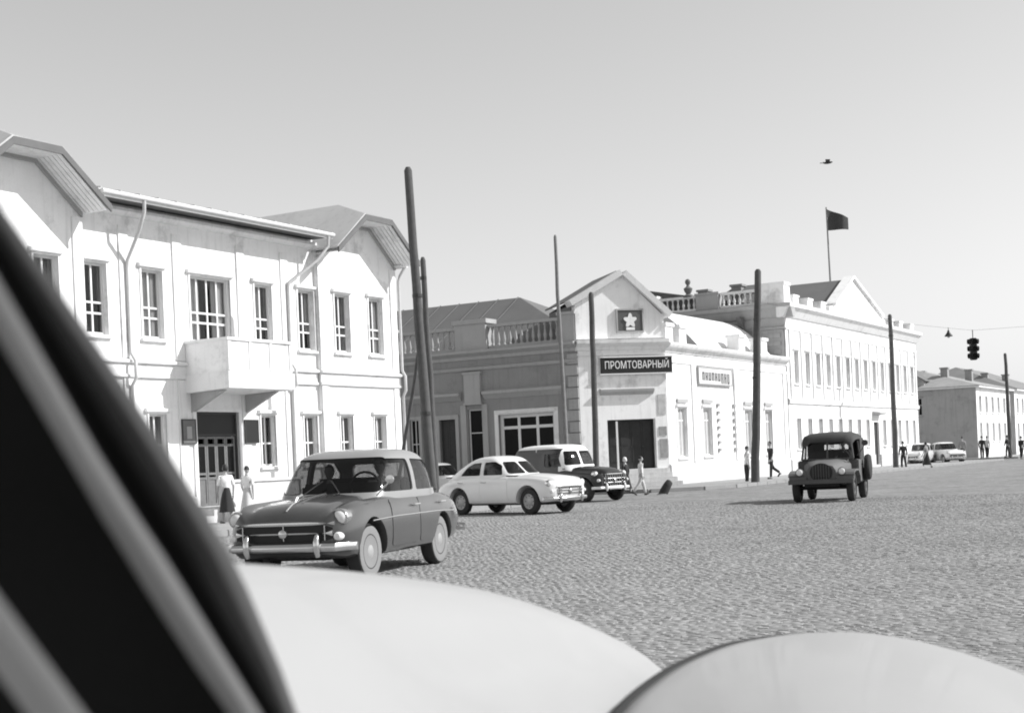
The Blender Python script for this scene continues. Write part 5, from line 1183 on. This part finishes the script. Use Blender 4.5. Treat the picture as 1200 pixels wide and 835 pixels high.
LL = [(-650, -750), (60, -245), (240, -95), (430, 18), (530, 76), (605, 119), (650, 147), (690, 171), (780, 229), (835, 268), (960, 350)]
dep = lambda y: .50+.15*(y-60)/900
strip('windscreen_pillar', [(y, m0-12, r0, dep(y)+.16) for (y, r0), (_, m0) in zip(RE, MD)], mat('pillar_grey', .22, .5, .15, 5, spec=.5), .016)  # grey paints in the gloss band along the dark pillar
strip('rubber_seal', [(y, l0-4, m0+6, dep(y)+.05) for (y, l0), (_, m0) in zip(LE, MD)], mat('black_rubber_and_gap_shade', .015), .008)
strip('window_frame', [(y, a0, l0, dep(y)-.03) for (y, l0), (_, a0) in zip(LE, LL)], mat('frame_highlight_paint', .62, .5, .06, 3), .014)
strip('shaded_door_lining', [(y, -900-(y-60)*.1, a0+10, dep(y)-.02) for (y, a0) in LL], mat('shade_black_lining', .022, .85, .2, 10), .01, .05)
strip('trim_strip', [(y, -36+(y-715)*.73-22, -12+(y-715)*.73+24, .47) for y in (560, 640, 715, 780, 835, 960)], mat('frame_highlight_paint', .30), .01)
# roof, header, facia, far pillar and the rest of the shell around the viewer
rf = []
for a, z, dr_ in ((.92, 1.85, .035), (.60, 1.86, .05), (.40, 1.865, .12), (.2, 1.87, .16), (-.5, 1.87, .16), (-1.2, 1.80, .16), (-1.6, 1.68, .16)):  # unseen front overhang, lengthened to put the pillar strips in shade
    rf.append([loc_(a, -.58, z-dr_), loc_(a, -.55, z-dr_*.35), loc_(a, -.3, z), loc_(a, 0, z+.01), loc_(a, .35, z), loc_(a, .62, z-dr_*.35), loc_(a, .66, z-dr_), loc_(a, .62, z-dr_), loc_(a, .58, z-dr_*.35-.025), loc_(a, .3, z-.03), loc_(a, 0, z-.025), loc_(a, -.28, z-.03), loc_(a, -.50, z-dr_*.35-.025), loc_(a, -.54, z-dr_)])
MB().loft(rf).build('roof', WPAINT, OWN, smooth=.9)
MB().tube([loc_(.88, .62, 1.82), loc_(.80, .66, 1.42), loc_(.98, .70, 1.20), loc_(1.05, .72, 1.1)], .03, 8).build('windscreen_pillar', mat('pillar_grey', .055), OWN)
fc = []
for s in (-.55, 0, .68): fc.append([loc_(.95, s, 1.16), loc_(.72, s, 1.20), loc_(.62, s, 1.16), loc_(.60, s, .95), loc_(.9, s, .9)])
MB().loft(fc).build('facia', mat('facia_dark', .05, .6, .2, 6), OWN)
MB().loft([[loc_(a, .72, z) for z in (.35, 1.15)]+[loc_(a, .68, z) for z in (1.15, .35)] for a in (1.0, .2, -1.0)]).build('door', WPAINT, OWN)
MB().loft([[loc_(a, -.80, z) for z in (.35, 1.02)]+[loc_(a, -.76, z) for z in (1.02, .35)] for a in (.9, .2, -1.0)]).build('door', WPAINT, OWN)
MB().loft([[loc_(a, s, .3) for s in (-.78, .7)]+[loc_(a, s, .36) for s in (.7, -.78)] for a in (1.0, -1.6)]).build('floor_pan', UNDER, OWN)
MB().loft([[loc_(-.45, s, .36), loc_(-.55, s, 1.1), loc_(-.70, s, 1.1), loc_(-.65, s, .36)] for s in (-.6, .58)]).build('seat_back', SEAT, OWN)
for s in (-.78, .78):
    W_ = wheel(OWN, 0, 0, .33, .17, -1 if s > 0 else 1); W_.location = loc_(2.35, s, .33); W_.rotation_euler = (0, 0, HEAD+math.pi/2)
rr_ = []
for p in ridge[10:]:   # the other wing, mirrored about the bonnet line
    c = cowl.dot(rv); s = p.dot(rv); q = p+rv*(2*(c-s)); rr_.append([q-rv*o+UP*(d) for o, d in prof[8:]])
flip_loft(MB(), rr_).build('front_wing', WPAINT, OWN, smooth=True)
print('objects', len(bpy.data.objects))
